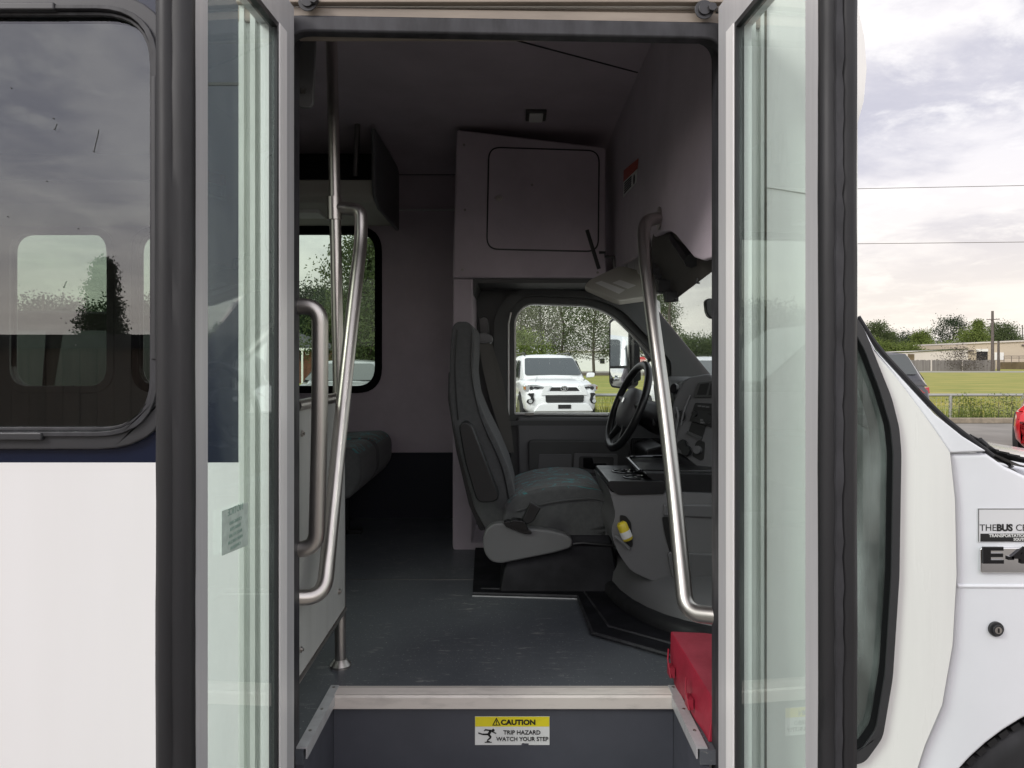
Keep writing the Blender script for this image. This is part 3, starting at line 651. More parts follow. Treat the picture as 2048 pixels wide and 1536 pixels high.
m = MB(); m.prism([P(a, b_, YL + .01) for a, b_ in ((947, 558), (1260, 556), (1260, 566), (955, 566), (947, 590))], (0, .4, 0)); m.build('locker_lower_trim', M['trim'], bus)
# dome light
c = onp(1072, 226, (0, 0, ZC), (0, 0, 1))
m = MB(); m.box(c.x - .042, c.x + .042, c.y - .05, c.y + .06, ZC - .016, ZC); dl = m.build('ceiling_lamp', M['trim'], bus, bevel=.004)
m = MB(); m.box(c.x - .028, c.x + .028, c.y - .045, c.y + .05, ZC - .024, ZC - .014); m.build('lamp_lens', M['labelwhite'], dl, bevel=.004)
# overhead air-conditioning box at the left
m = MB(); x1 = xb(745, 3.2)
m.prism([Vector((-3.2, y_, z_)) for y_, z_ in ((3.2, 2.36), (3.2, 2.29), (3.23, 2.265), (3.84, 2.275), (3.84, 2.36))], (x1 + 3.2, 0, 0))
acb = m.build('overhead_rack', M['visor'], bus, bevel=.01, seg=3, label='dark overhead rack along the far wall')
m = MB(); m.prism([Vector((x1, y_, z_)) for y_, z_ in ((3.17, 2.57), (3.17, 2.33), (3.20, 2.28), (3.30, 2.25), (3.84, 2.25), (3.84, 2.57))], (.018, 0, 0)); m.build('rack_end_plate', M['greyplastic'], acb, bevel=.008, seg=3)
m = MB(); m.box(-3.2, x1, 3.60, 3.84, 2.36, 2.58); m.build('rack_back', M['black'], acb)
m = MB(); m.tube([P(716, 228, 3.22), P(711, 352, 3.22)], .012, 12); m.disc(P(717, 232, 3.22), (0, 0, 1), .022, .012, 16); m.build('rack_bar', M['steel_dark'], acb)
m = MB(); a = P(618, 430, 3.45); m.box(a.x - .06, a.x + .06, 3.38, 3.52, 2.252, 2.275); m.build('reading_lamp', M['labelwhite'], acb, bevel=.004)
# rounded grab plate high by the door
m = MB(); m.prism(roundpoly([P(585, 60, 1.72), P(632, 60, 1.72), P(626, 215, 1.72), P(598, 214, 1.72), P(585, 200, 1.72)], [0, 0, .015, .015, .01]), (0, .012, 0)); gb = m.build('door_arm_cover', M['greyplastic'], bus, bevel=.003)
m = MB(); m.disc(P(607, 183, 1.718), (0, -1, 0), .006, .003, 14); m.build('bolt', M['steel_dark'], gb)

# --- stanchions and grab rails
m = MB(); m.tube([P(681, 1333, 1.97), P(677, 760, 1.98), P(662, 20, 1.99)], .0150, 20); po = m.build('stanchion', M['steel'], bus, label='vertical steel pole beside the door')
m = MB(); c = P(681, 1333, 1.97); m.tube([c + Vector((0, 0, -.003)), c + Vector((0, 0, .006)), c + Vector((0, 0, .016)), c + Vector((0, 0, .02))], [.028, .028, .02, .016], 24); m.build('base_collar', M['steel'], po)
m = MB(); m.tube(fillet([P(668, 395, 1.985), P(669, 440, 1.985)], .01), .020, 20); m.tube(fillet([P(669, 416, 1.985), P(700, 417, 1.985)], .01), .0175, 16); m.build('tee_clamp', M['steel'], po)
m = MB(); m.tube(fillet([P(690, 418, 1.985), P(722, 420, 1.98), P(722, 480, 1.97), P(688, 780, 1.82), P(648, 1195, 1.62), P(560, 1195, 1.58)], [.035, .05, .4, .13], 10), .0172, 20)
m.build('angled_grab_rail', M['steel'], bus, label='long slanting grab rail beside the modesty panel')
m = MB(); m.tube(fillet([P(568, 613, 1.575), P(640, 613, 1.575), P(640, 800, 1.575), P(633, 1097, 1.58), P(560, 1100, 1.575)], [.065, .3, .065], 12), .0172, 20)
m.build('grab_handle', M['steel'], bus, label='D-shaped steel grab handle at the door edge')
m = MB(); m.tube(fillet([P(1320, 436, 2.26), P(1286, 442, 2.16), P(1290, 520, 2.08), P(1340, 900, 1.82), P(1372, 1225, 1.62), P(1440, 1232, 1.57)], [.06, .05, .4, .11], 12), .0185, 20)
rl = m.build('dash_grab_rail', M['steel'], bus, label='long slanting grab rail on the cab side')
m = MB(); m.disc(onp(1319, 437, (XBK - .001, 0, 0), (1, 0, 0)), (-1, 0, 0), .035, .004, 28); m.build('flange', M['steel'], rl, bevel=.001)
# modesty panel
A = Vector((xb(592, 1.60), 1.60, 0)); B = Vector((xb(690, 1.965), 1.965, 0)); dirp = (B - A).normalized(); th = Vector((-dirp.y, dirp.x, 0)) * .012
def mp_(p, py): return Vector((p.x, p.y, CZ + (CY - py) / F * p.y))
m = MB(); m.prism(roundpoly([mp_(A, 1366), mp_(B, 1216), mp_(B, 795), mp_(A, 815)], .012, 3), th); mpn = m.build('modesty_panel', M['panelgrey'], bus, bevel=.002, label='pale grey modesty panel beside the steps')
m = MB(); m.tube(fillet([mp_(A, 812), mp_(B, 792)], .01), .0125, 14); m.build('panel_rail', M['steel'], mpn)
m = MB(); m.tube([mp_(A, 1368), mp_(B, 1218)], .006, 10); m.build('bottom_edge', M['steel'], mpn)
for px, py in ((603, 867), (600, 1299), (677, 1183)):
    m = MB(); c = onp(px, py, A, th); m.disc(c, -th if th.x < 0 else th, .007, .004, 14); m.disc(c, -th if th.x < 0 else th, .0035, .008, 6)
    m.build('panel_bolt', M['steel'], mpn)

# --- passenger seats
def bench(y0, y1, xf):
    s_ = empty('passenger_seat', (xf - .2, (y0 + y1) / 2, FLZ), bus)
    m = MB(); m.prism(roundpoly([Vector((xf - .46, y0, 1.06)), Vector((xf - .05, y0, 1.03)), Vector((xf, y0, 1.10)), Vector((xf, y0, 1.20)), Vector((xf - .04, y0, 1.24)), Vector((xf - .46, y0, 1.22))], .03), (0, y1 - y0, 0)); m.build('seat_cushion', M['fabric_pat'], s_, bevel=.025, seg=3)
    m = MB(); m.prism([Vector((xf - .50, y0, 1.05)), Vector((xf - .42, y0, 1.05)), Vector((xf - .50, y0, 1.85)), Vector((xf - .58, y0, 1.85))], (0, y1 - y0, 0)); m.build('seat_back', M['fabric'], s_, bevel=.03, seg=3)
    m = MB(); m.box(xf - .40, xf - .36, y0 + .1, y0 + .14, FLZ, 1.06); m.box(xf - .2, xf - .16, y0 + .1, y0 + .14, FLZ, 1.04); m.box(xf - .42, xf - .1, y0 + .1, y0 + .14, FLZ, FLZ + .02); m.build('seat_leg', M['black'], s_)
bench(2.98, 3.34, -.60); bench(3.38, 3.76, -.60)

# --- driver's side wall of the cab
YD = 3.55
win_o = [(1029, 829), (1029, 632), (1052, 606), (1180, 610), (1225, 628), (1262, 662), (1318, 722), (1318, 829)]
m = MB(); hol = roundpoly(px2(win_o, YD), [.0, .05, .06, .1, .12, .2, .03, 0])
out = px2([(935, 545), (1250, 556), (1292, 590), (1345, 655), (1425, 752), (1480, 800), (1480, 1180), (940, 1180)], YD)
m.panel(out, [hol], (0, .05, 0)); dw = m.build('driver_side_wall', M['trim'], bus, bevel=.006, seg=2)
inr = roundpoly(px2([(1015, 840), (1015, 630), (1045, 592), (1185, 597), (1240, 618), (1275, 655), (1340, 722), (1340, 840)], YD), [.0, .05, .07, .1, .12, .2, .03, 0])
inr2 = roundpoly(px2([(988, 850), (988, 625), (1030, 578), (1190, 584), (1250, 606), (1285, 645), (1360, 722), (1360, 850)], YD), [.0, .08, .1, .1, .12, .2, .03, 0])
m = MB(); m.panel([p + Vector((0, -.003, 0)) for p in inr2], [[p + Vector((0, -.003, 0)) for p in inr]], (0, -.03, 0)); m.build('window_surround', M['trim'], dw, bevel=.012, seg=3)
m = MB(); m.panel(roundpoly(px2([(1005, 846), (1008, 600), (1320, 600), (1330, 846)], YD + .055), .02), [roundpoly(px2([(1032, 826), (1032, 634), (1054, 609), (1180, 613), (1222, 630), (1258, 664), (1314, 724), (1314, 826)], YD + .055), [.0, .05, .06, .1, .12, .2, .03, 0])], (0, .04, 0))
m.build('outer_window_frame', M['white'], dw)
m = MB(); a, b_ = P(1016, 835, YD - .002), P(1019, 640, YD - .002); m.tube([P(1017, 850, YD - .036), P(1017, 648, YD - .036), P(1022, 625, YD - .036)], .004, 8); m.tube([P(1030, 827, YD - .002), P(1215, 829, YD - .002)], .006, 8); m.build('bright_edge', M['white'], dw)
m = MB(); m.prism([p + Vector((0, .09, 0)) for p in hol], (0, .004, 0)); m.build('driver_window', M['cabglass'], dw)
# door card
m = MB()
m.prism(roundpoly(px2([(1034, 833), (1330, 835), (1330, 1010), (1040, 1010)], YD - .002), .02), (0, -.03, 0)); dc = m.build('door_card', M['greyplastic'], bus, bevel=.01, seg=3)
m = MB(); m.prism(roundpoly(px2([(1055, 878), (1258, 880), (1262, 990), (1058, 990)], YD - .03), .03), (0, -.025, 0)); m.build('armrest_panel', M['trim'], dc, bevel=.01, seg=3)
m = MB(); m.prism(roundpoly(px2([(1078, 908), (1143, 908), (1143, 948), (1076, 948)], YD - .055), .008), (0, -.005, 0)); m.prism(roundpoly(px2([(1076, 952), (1236, 952), (1236, 985), (1076, 980)], YD - .055), .008), (0, -.006, 0)); m.build('card_pocket', M['greyplastic'], dc, bevel=.003)
m = MB(); m.panel(roundpoly(px2([(1148, 906), (1235, 908), (1234, 946), (1147, 944)], YD - .056), .01), [roundpoly(px2([(1158, 912), (1228, 914), (1227, 940), (1157, 938)], YD - .056), .012)], (0, -.008, 0)); m.build('handle_bezel', M['greyplastic_l'], dc, bevel=.002)
m = MB(); m.prism(roundpoly(px2([(1166, 915), (1184, 915), (1186, 926), (1212, 926), (1212, 934), (1180, 937), (1166, 934)], YD - .058), .005), (0, -.02, 0)); m.build('door_handle', M['blackgloss'], dc, bevel=.003)
m = MB(); hx = roundpoly(px2([(1262, 875), (1320, 875), (1320, 945), (1262, 945)], YD - .032), .01); m.prism(hx, (0, -.012, 0)); sp_ = m.build('speaker_grille', M['black'], dc, bevel=.003)
m = MB()
for i in range(14):
    a = P(1265 + i * 4, 880, YD - .046); c_ = P(1265 + i * 4, 940, YD - .046); m.tube([a, c_], .0015, 4)
for i in range(14):
    a = P(1265, 880 + i * 4.6, YD - .046); c_ = P(1318, 880 + i * 4.6, YD - .046); m.tube([a, c_], .0015, 4)
m.build('grille_mesh', M['trim'], dc)
m = MB(); c = P(1059, 828, YD - .012); m.box(c.x - .02, c.x + .02, c.y - .01, c.y + .01, c.z - .005, c.z + .006); m.disc(c + Vector((0, -.012, .0)), (0, -1, 0), .006, .012, 10); m.build('lock_pin', M['steel_dark'], dc)
# seat belt
sb = empty('seat_belt', tuple(P(968, 680, 3.42)), bus)
m = MB(); m.prism(roundpoly(px2([(957, 638), (968, 632), (977, 638), (979, 668), (960, 668)], 3.46), .008), (0, -.02, 0)); m.build('height_adjuster', M['black'], sb, bevel=.004)
m = MB(); c = P(968, 680, 3.42); m.tube([c + Vector((.034 * math.cos(a), 0, .022 * math.sin(a))) for a in [R(150 + i * 240 / 20) for i in range(21)]], .005, 8); m.build('belt_ring', M['chrome'], sb)
m = MB(); m.prism(roundpoly(px2([(950, 682), (955, 668), (970, 664), (985, 672), (987, 684), (968, 688)], 3.41), .012), (0, -.016, 0)); m.build('ring_cover', M['greyplastic_l'], sb, bevel=.005)
m = MB(); m.loft([[P(a, b_, Y), P(c_, b_, Y), P(c_, b_, Y + .002), P(a, b_, Y + .002)] for a, c_, b_, Y in ((957, 978, 686, 3.41), (966, 990, 740, 3.42), (980, 1004, 800, 3.44), (999, 1018, 860, 3.46), (1006, 1026, 905, 3.47))])
m.loft([[P(a, b_, Y), P(c_, b_, Y), P(c_, b_, Y + .002), P(a, b_, Y + .002)] for a, c_, b_, Y in ((972, 984, 686, 3.45), (990, 1006, 760, 3.46), (1008, 1022, 850, 3.48), (1014, 1028, 905, 3.49))]); m.build('belt_strap', M['belt'], sb, smooth=0)
m = MB(); a = P(1014, 912, 3.46); m.box(a.x - .028, a.x + .02, 3.44, 3.47, a.z - .02, a.z + .018); m.build('belt_tongue', M['black'], sb, bevel=.004)

# --- driver's seat
ds_ = empty('driver_seat', (.15, 2.85, FLZ), bus, label='grey fabric driver seat with teal squiggle pattern')
def prof(pts, Y, r=.02): return roundpoly(px2(pts, Y), r, 5)
back = [(905, 652), (914, 643), (936, 643), (948, 655), (949, 700), (946, 745), (952, 790), (970, 835), (995, 885), (1018, 940), (1030, 985), (1033, 1022), (1022, 1043), (995, 1062), (972, 1060), (950, 1020), (935, 965), (918, 900), (904, 840), (898, 780), (900, 700)]
m = MB(); m.prism(prof(back, 2.72, .02), (0, .46, 0)); m.build('backrest', M['fabric'], ds_, bevel=.028, seg=4, smooth=60)
m = MB(); m.prism(prof([(903, 740), (900, 790), (906, 845), (920, 905), (937, 968), (952, 1022), (972, 1060), (960, 1062), (938, 1010), (912, 900), (896, 800), (897, 745)], 2.74, .01), (0, .42, 0)); m.build('backrest_shell', M['black'], ds_, bevel=.006)
cush = [(1010, 1010), (1032, 992), (1075, 978), (1130, 972), (1180, 974), (1207, 984), (1220, 1004), (1228, 1040), (1230, 1066), (1215, 1086), (1150, 1092), (1070, 1096), (1000, 1090)]
m = MB(); m.prism(prof(cush, 2.66, .02), (0, .50, 0)); m.build('seat_cushion', M['fabric_pat'], ds_, bevel=.03, seg=4, smooth=60)
m = MB(); m.tube(fillet([P(944, 665, 2.718), P(941, 745, 2.716), P(958, 830, 2.716), P(1004, 930, 2.716), P(1018, 1000, 2.716)], .15), .003, 6); m.tube(fillet([P(914, 660, 2.718), P(909, 745, 2.716), P(916, 840, 2.716)], .15), .0025, 6); m.build('backrest_seam', M['black'], ds_)
m = MB(); m.tube(fillet([P(1034, 1022, 2.655), P(1075, 1010, 2.65), P(1130, 1000, 2.65), P(1190, 996, 2.65), P(1222, 1006, 2.655)], .05), .003, 6); m.build('cushion_piping', M['fabric'], ds_)
m = MB(); m.prism(prof([(965, 1078), (972, 1058), (988, 1047), (1008, 1046), (1050, 1056), (1100, 1061), (1135, 1070), (1146, 1080), (1143, 1096), (1110, 1106), (1000, 1128), (982, 1124), (968, 1106)], 2.585, .02), (0, .05, 0)); m.build('recliner_cover', M['greyplastic_l'], ds_, bevel=.012, seg=4, smooth=60)
m = MB(); m.prism(prof([(1006, 1046), (1016, 1042), (1062, 1062), (1064, 1068), (1050, 1068), (1012, 1054)], 2.57, .006), (0, .04, 0)); m.prism(prof([(1018, 1050), (1024, 1040), (1050, 1043), (1058, 1062), (1046, 1062)], 2.56, .008), (0, .05, 0)); m.build('buckle_socket', M['blackgloss'], ds_, bevel=.004)
m = MB(); m.prism(prof([(1044, 1040), (1061, 1004), (1082, 1016), (1066, 1044), (1054, 1050)], 2.57, .006), (0, .022, 0)); m.build('belt_buckle', M['black'], ds_, bevel=.004)
m = MB(); m.prism(prof([(918, 856), (922, 846), (933, 843), (944, 852), (996, 985), (998, 998), (985, 1005), (962, 1006), (952, 998), (930, 925)], 2.60, .012), (0, .075, 0)); m.build('folded_armrest', M['black'], ds_, bevel=.012, seg=4, smooth=60)
m = MB(); m.loft([[Vector((x0, y0, z_)), Vector((x1, y0, z_)), Vector((x1, y1, z_)), Vector((x0, y1, z_))] for x0, x1, y0, y1, z_ in ((-.045, .375, 2.575, 3.1, FLZ + .005), (-.02, .36, 2.62, 3.1, .90), (-.01, .35, 2.66, 3.1, .97))]); m.build('seat_base', M['blackmat'], ds_, bevel=.01)
m = MB(); m.tube([P(1146, 1088, 2.63), P(1165, 1086, 2.63), P(1235, 1092, 2.64)], .006, 8); m.box(-.0, .33, 2.66, 3.1, .965, 1.0); m.build('seat_slide', M['black'], ds_)

# --- floor mat in the cab
mpts = [PF(945, 1192), PF(1155, 1198), PF(1185, 1272), PF(1345, 1318)]
zf = FLZ + .002
poly = [Vector((p.x, p.y, zf)) for p in mpts] + [Vector((.90, 1.95, zf)), Vector((1.1, 3.5, zf)), Vector((-.16, 3.5, zf)), Vector((-.155, 3.14, zf))]
m = MB(); m.prism(poly, (0, 0, .006)); m.build('cab_mat', M['blackmat'], bus, label='black rubber mat in the cab')
m = MB(); l = [Vector((p.x, p.y, zf + .006)) for p in mpts]
for w_ in (0, .055): m.tube([a + Vector((.5 * w_ if i in (0, 1) else w_, w_, 0)) for i, a in enumerate(l)] , .0045 if w_ else .006, 6)
m.build('mat_edge_strip', M['rubber_grey'], bus)
m = MB(); m.tube([Vector((p.x, p.y - .004, FLZ + .001)) for p in mpts[:2]], .0028, 6); m.build('mat_edge_glint', M['alu'], bus)
# engine cover mound
def mound(cx_, cy_, ax, ay, z0, z1, ex=2.6, n=40, top=.55, prof_=((1.03, 0), (1.03, .18), (1.0, .2), (.985, .5), (.94, .75), (.84, .93), (.6, 1.0), (.0, 1.03))):
    rings = []
    for k, h in prof_:
        rings.append([Vector((cx_ + ax * max(k, .001) * math.copysign(abs(math.cos(a)) ** (2 / ex), math.cos(a)), cy_ + ay * max(k, .001) * math.copysign(abs(math.sin(a)) ** (2 / ex), math.sin(a)), z0 + (z1 - z0) * h)) for a in [2 * math.pi * i / n for i in range(n)]])
    return rings
m = MB(); m.loft(mound(.84, 2.75, .50, .66, FLZ + .02, .905)); ec = m.build('engine_cover', M['greyplastic'], bus, smooth=60)
m = MB(); m.loft(mound(.84, 2.75, .525, .69, FLZ + .006, FLZ + .045, prof_=((1.0, 0), (1.0, .7), (.97, 1.0), (.5, 1.0)))); m.build('cover_seal', M['rubber'], ec, smooth=60)
# console on the engine cover
YN = 2.38
cb = [(1216, 972), (1222, 985), (1330, 985), (1500, 990), (1500, 1190), (1425, 1182), (1345, 1172), (1300, 1160), (1262, 1142), (1238, 1108), (1228, 1085), (1222, 1060), (1232, 1030), (1226, 1005)]
m = MB(); m.prism(prof(cb, YN, .02), (0, .42, 0)); cn = m.build('console', M['greyplastic_l'], bus, bevel=.02, seg=4, smooth=60, label='grey centre console with cup holders')
m = MB(); m.prism(prof([(1216, 962), (1330, 963), (1330, 988), (1236, 990), (1218, 976)], YN - .006, .01), (0, .36, 0)); m.prism(prof([(1288, 946), (1500, 950), (1500, 1012), (1338, 1008), (1336, 985)], YN + .02, .012), (0, .42, 0)); m.build('console_tray', M['black'], cn, bevel=.008, seg=3)
zt_ = P(0, 962, YN).z
for x_, y_ in ((P(1282, 0, YN).x, YN + .07), (P(1270, 0, YN).x, YN + .20)):
    m = MB(); c = Vector((x_, y_, zt_ - .003)); m.tube([c + Vector((.044 * math.cos(a), .044 * math.sin(a), .004)) for a in [2 * math.pi * i / 24 for i in range(25)]], .0035, 8); m.disc(c, (0, 0, 1), .043, .004, 24)
    m.build('cup_holder', M['blackgloss'], cn)
m = MB(); zt2 = P(0, 948, YN + .02).z; m.tube(fillet([Vector((.42, 2.46, zt2)), Vector((.42, 2.75, zt2 + .01)), Vector((.75, 2.78, zt2 + .01)), Vector((.78, 2.43, zt2)), Vector((.42, 2.46, zt2))], .05), .006, 8); m.build('bin_rim', M['blackgloss'], cn)
m = MB(); m.prism(prof([(1240, 1030), (1252, 1032), (1262, 1045), (1266, 1090), (1262, 1096), (1243, 1078), (1246, 1060), (1240, 1045)], YN - .004, .006), (0, .01, 0)); m.build('side_pocket', M['ink'], cn)  # flat dark plate paints the shade inside the pocket, hollow not modelled
m = MB(); m.tube(fillet([P(1229, 1072, YN - .01), P(1245, 1084, YN - .012), P(1258, 1098, YN - .01)], .02), .006, 8); m.build('pocket_lip', M['greyplastic_l'], cn)
m = MB(); m.prism(prof([(1324, 1034), (1368, 1036), (1376, 1112), (1340, 1106), (1330, 1070)], YN - .004, .008), (0, .01, 0)); m.build('bin_opening', M['ink'], cn)  # dark plate painted in for the shaded hollow of the bin
m = MB(); m.prism(prof([(1334, 1104), (1500, 1112), (1500, 1180), (1352, 1166), (1342, 1150)], YN - .010, .012), (0, .03, 0)); m.prism(prof([(1328, 1008), (1500, 1012), (1500, 1040), (1326, 1032)], YN - .008, .008), (0, .03, 0)); m.build('console_cladding', M['greyplastic'], cn, bevel=.008, seg=3)

# --- dashboard
dash = empty('dashboard', (.85, 2.7, 1.2), bus, label='dark grey dashboard with radio and air vents')
m = MB(); rings = []
for y_, xo, dz in ((1.64, .09, -.15), (2.0, .07, -.08), (2.45, .02, -.01), (3.0, .0, 0), (3.5, .0, 0)):
    rings.append([Vector((x_ + (xo if i < 6 else 0), y_, z_ + (dz if z_ > 1.2 else 0))) for i, (x_, z_) in enumerate(((.99, .95), (.84, 1.00), (.80, 1.14), (.765, 1.30), (.785, 1.42), (.84, 1.475), (.93, 1.49), (1.0, 1.45), (1.0, .95)))])
m.loft(rings); m.build('dash_body', M['trim'], dash, smooth=50)
m = MB(); m.prism(prof([(1346, 775), (1360, 762), (1380, 757), (1430, 757), (1430, 780), (1398, 784), (1375, 830), (1352, 830)], 2.95, .012), (0, .42, 0)); m.build('instrument_hood', M['trim'], dash, bevel=.01, seg=3)
m = MB(); m.prism(prof([(1355, 776), (1383, 770), (1372, 800), (1362, 840), (1350, 840)], 2.946, .008), (0, .01, 0)); m.build('instrument_recess', M['ink'], dash)
# centre stack: a slab turned towards the driver
pc = P(1400, 860, 2.62); pn = Vector((-.62, -.78, .14)).normalized(); pxv = Vector((.78, -.62, 0)).normalized(); pz = pn.cross(pxv); pz = pz if pz.z > 0 else -pz
def os_(px, py, off=0): return onp(px, py, pc + pn * off, pn)
def slab(name, pts, off, th_, mt, r=.01, bev=.003, par=dash):
    m = MB(); m.prism(roundpoly([os_(a, b_, off) for a, b_ in pts], r, 4), pn * th_); return m.build(name, M[mt], par, bevel=bev, seg=2)
slab('centre_stack', [(1352, 880), (1372, 800), (1392, 762), (1450, 752), (1450, 975), (1400, 950), (1360, 925), (1346, 905)], -.10, .10, 'greyplastic', .03, .012)
slab('air_vent', [(1389, 796), (1398, 765), (1450, 760), (1450, 794)], 0, .012, 'trim', .006)
for q in ([(1394, 790), (1401, 768), (1419, 766), (1413, 790)], [(1417, 791), (1422, 767), (1445, 766), (1445, 791)]): slab('vent_mouth', q, .0125, .002, 'ink', .003, 0)
slab('radio', [(1381, 842), (1392, 806), (1430, 808), (1430, 856), (1412, 852)], 0, .010, 'black', .005)
slab('radio_display', [(1392, 814), (1428, 816), (1428, 824), (1390, 821)], .0105, .001, 'ink', .001, 0)
m = MB()
for k in range(6): c = os_(1404 + (k % 3) * 6, 840 + (k // 3) * 5, .0105); m.obox(c, pxv * .006, pz * .003, pn * .002)
for k in range(3): c = os_(1399 + k * 8, 812 + k, .0105); m.obox(c, pxv * .006, pz * .002, pn * .002)
m.build('radio_button', M['greyplastic'], dash)
m = MB(); m.disc(os_(1390, 828, .010), pn, .009, .010, 18); m.build('volume_knob', M['black'], dash)
slab('storage_bin', [(1377, 866), (1386, 838), (1413, 850), (1405, 876)], .001, .003, 'ink', .004, 0)
slab('bin_frame', [(1374, 868), (1376, 862), (1406, 875), (1404, 881)], .001, .008, 'trim', .002, .001)
for px, py in ((1362, 832), (1366, 890), (1374, 902), (1418, 838)):
    m = MB(); m.disc(os_(px, py, 0), pn, .016, .014, 18); m.tube([os_(px, py, .012) + .018 * (math.cos(a) * pxv + math.sin(a) * pz) for a in [2 * math.pi * i / 18 for i in range(19)]], .002, 6)
    m.build('control_knob', M['black'], dash)
slab('control_recess', [(1385, 912), (1392, 885), (1399, 880), (1410, 884), (1408, 918), (1402, 922)], .001, .003, 'ink', .006, 0)
m = MB(); m.disc(os_(1397, 900, .003), pn, .014, .016, 18); m.build('climate_knob', M['greyplastic'], dash)
m = MB(); m.tube(fillet([os_(1362, 850, .01), os_(1368, 818, .015), os_(1380, 790, .01)], .03), .004, 6); m.tube(fillet([os_(1350, 870, .01), os_(1357, 830, .02), os_(1352, 815, .02)], .03), .005, 6); m.build('dash_moulding', M['greyplastic'], dash)
m = MB(); m.tube(fillet([P(1352, 905, 2.7), P(1375, 940, 2.62), P(1430, 968, 2.5)], .08), .028, 16); m.build('lower_bolster', M['black'], dash)
m = MB(); m.disc(P(1352, 778, 2.90), (-1, -.5, .2), .020, .015, 20); m.build('gauge_pod', M['black'], dash, bevel=.003)
# steering wheel and column
sw_c = P(1256, 812, 3.12); sn = Vector((-.92, -.11, .37)).normalized(); su = Vector((0, 1, 0)) - sn * sn.y; su.normalize(); sv = sn.cross(su); sv = sv if sv.z > 0 else -sv
stw = empty('steering_wheel', tuple(sw_c), bus)
RW = .183
def sp3(a, r, h=0): return sw_c + r * (math.cos(a) * su + math.sin(a) * sv) + sn * h
m = MB(); N = 64; rings = []
for i in range(N):
    a = 2 * math.pi * i / N; c = sp3(a, RW); e = (c - sw_c).normalized(); lump = .0012 * math.sin(a * 22) if .8 < (a % math.pi) < 2.3 else 0
    rings.append([c + e * (.0175 + lump) * math.cos(b_) + sn * .0155 * math.sin(b_) for b_ in [2 * math.pi * k / 12 for k in range(12)]])
rings.append(rings[0]); m.loft(rings, caps=False); m.build('rim', M['black'], stw, smooth=60)
for a in (R(8), R(172), R(-62), R(-118)):
    m = MB(); m.tube([sp3(a, .045, -.013), sp3(a, .12, -.012), sp3(a, RW, 0)], [.021, .016, .010], 10); m.build('spoke', M['black'], stw, smooth=60)
m = MB(); rings = []
for k, h in ((.7, -.05), (1.0, -.03), (1.0, .0), (.9, .012), (.6, .022), (.01, .026)):
    rings.append([sw_c + k * (.105 * math.copysign(abs(math.cos(a)) ** .8, math.cos(a)) * su + (.088 * math.sin(a) - .006) * sv) + sn * h for a in [2 * math.pi * i / 28 for i in range(28)]])
m.loft(rings); m.build('hub', M['greyplastic'], stw, smooth=60)
m = MB(); c = sp3(R(90), .016, .026); m.disc(c, sn, .0115, .004, 20); m.build('emblem', M['chrome'], stw)
m = MB(); m.tube([sw_c - sn * .03, sw_c - sn * .12, sw_c - sn * .34], [.045, .065, .085], 20); m.tube([sw_c - sn * .12 + su * .05, sw_c - sn * .12 + Vector((-.03, -.16, -.02))], .006, 8)
m.build('steering_column', M['black'], bus, smooth=60)
m = MB(); m.prism(prof([(1290, 900), (1330, 890), (1345, 910), (1345, 970), (1300, 965)], 3.2, .02), (0, .3, 0)); m.build('knee_panel', M['black'], dash, bevel=.01)
# overhead console under the bulkhead
m = MB(); top = [onp(a, b_, (XBK + .03, 0, 0), (1, 0, 0)) for a, b_ in ((1302, 486), (1430, 512))]
pl = [P(1303, 484, 2.35), P(1345, 476, 2.20), P(1430, 505, 1.85), P(1430, 541, 1.92), P(1353, 599, 2.20), P(1300, 528, 2.45)]
m = MB(); m.prism(pl, (.015, .03, .05)); oc = m.build('overhead_console', M['darkbrown'], bus, bevel=.004, label='dark open console panel hanging below the bulkhead')
m = MB()
for k in range(8):
    a = P(1303, 532, 2.44).lerp(P(1348, 598, 2.21), k / 7.0); s_ = .012 + .006 * (k % 3); m.obox(a + Vector((-.008, 0, .006 * (k % 2))), (s_, 0, 0), (0, s_, 0), (0, 0, s_ * .8))
m.tube([P(1300, 529, 2.45) + Vector((-.004, -.01, 0)), P(1352, 600, 2.2) + Vector((-.004, -.01, 0))], .004, 6); m.build('console_bracket', M['black'], oc, bevel=.002)
m = MB(); m.tube([P(1395, 556, 2.0), P(1392, 566, 2.0), P(1399, 566, 2.0)], .003, 6); m.build('console_clip', M['black'], oc)
m = MB(); m.tube([onp(1347, 470, (XBK + .04, 0, 0), (1, 0, 0)), onp(1383, 522, (XBK + .04, 0, 0), (1, 0, 0))], .02, 8); m.build('bulkhead_return', M['black'], bus)
# sun visor
vq = [(1168, 571), (1180, 558), (1236, 532), (1250, 532), (1330, 556), (1330, 575), (1300, 592), (1240, 600), (1230, 598)]
vn = Vector((0, -.491, .871))
def vz(px, py, off=0): return onp(px, py, Vector((0, 2.9, 1.887)) + vn * off, vn)
m = MB(); m.prism(roundpoly([vz(a, b_) for a, b_ in vq], .02, 4), vn * -.022); vs_ = m.build('sun_visor', M['visor'], bus, bevel=.006, seg=3, smooth=60)
for q in ([(1190, 566), (1203, 562), (1250, 580), (1238, 588)], [(1225, 566), (1240, 560), (1272, 571), (1256, 578)]):
    m = MB(); m.prism([vz(a, b_, .0008) for a, b_ in q], vn * .0008); m.build('visor_label', M['labelwhite'], vs_)
m = MB(); m.tube([P(1174, 460, 2.98), P(1198, 538, 2.98)], .008, 10); m.tube([P(1198, 505, 3.0), P(1210, 505, 3.0), P(1210, 513, 3.0), P(1228, 514, 3.0), P(1228, 535, 3.0)], .006, 8); m.build('visor_arm', M['black'], vs_)
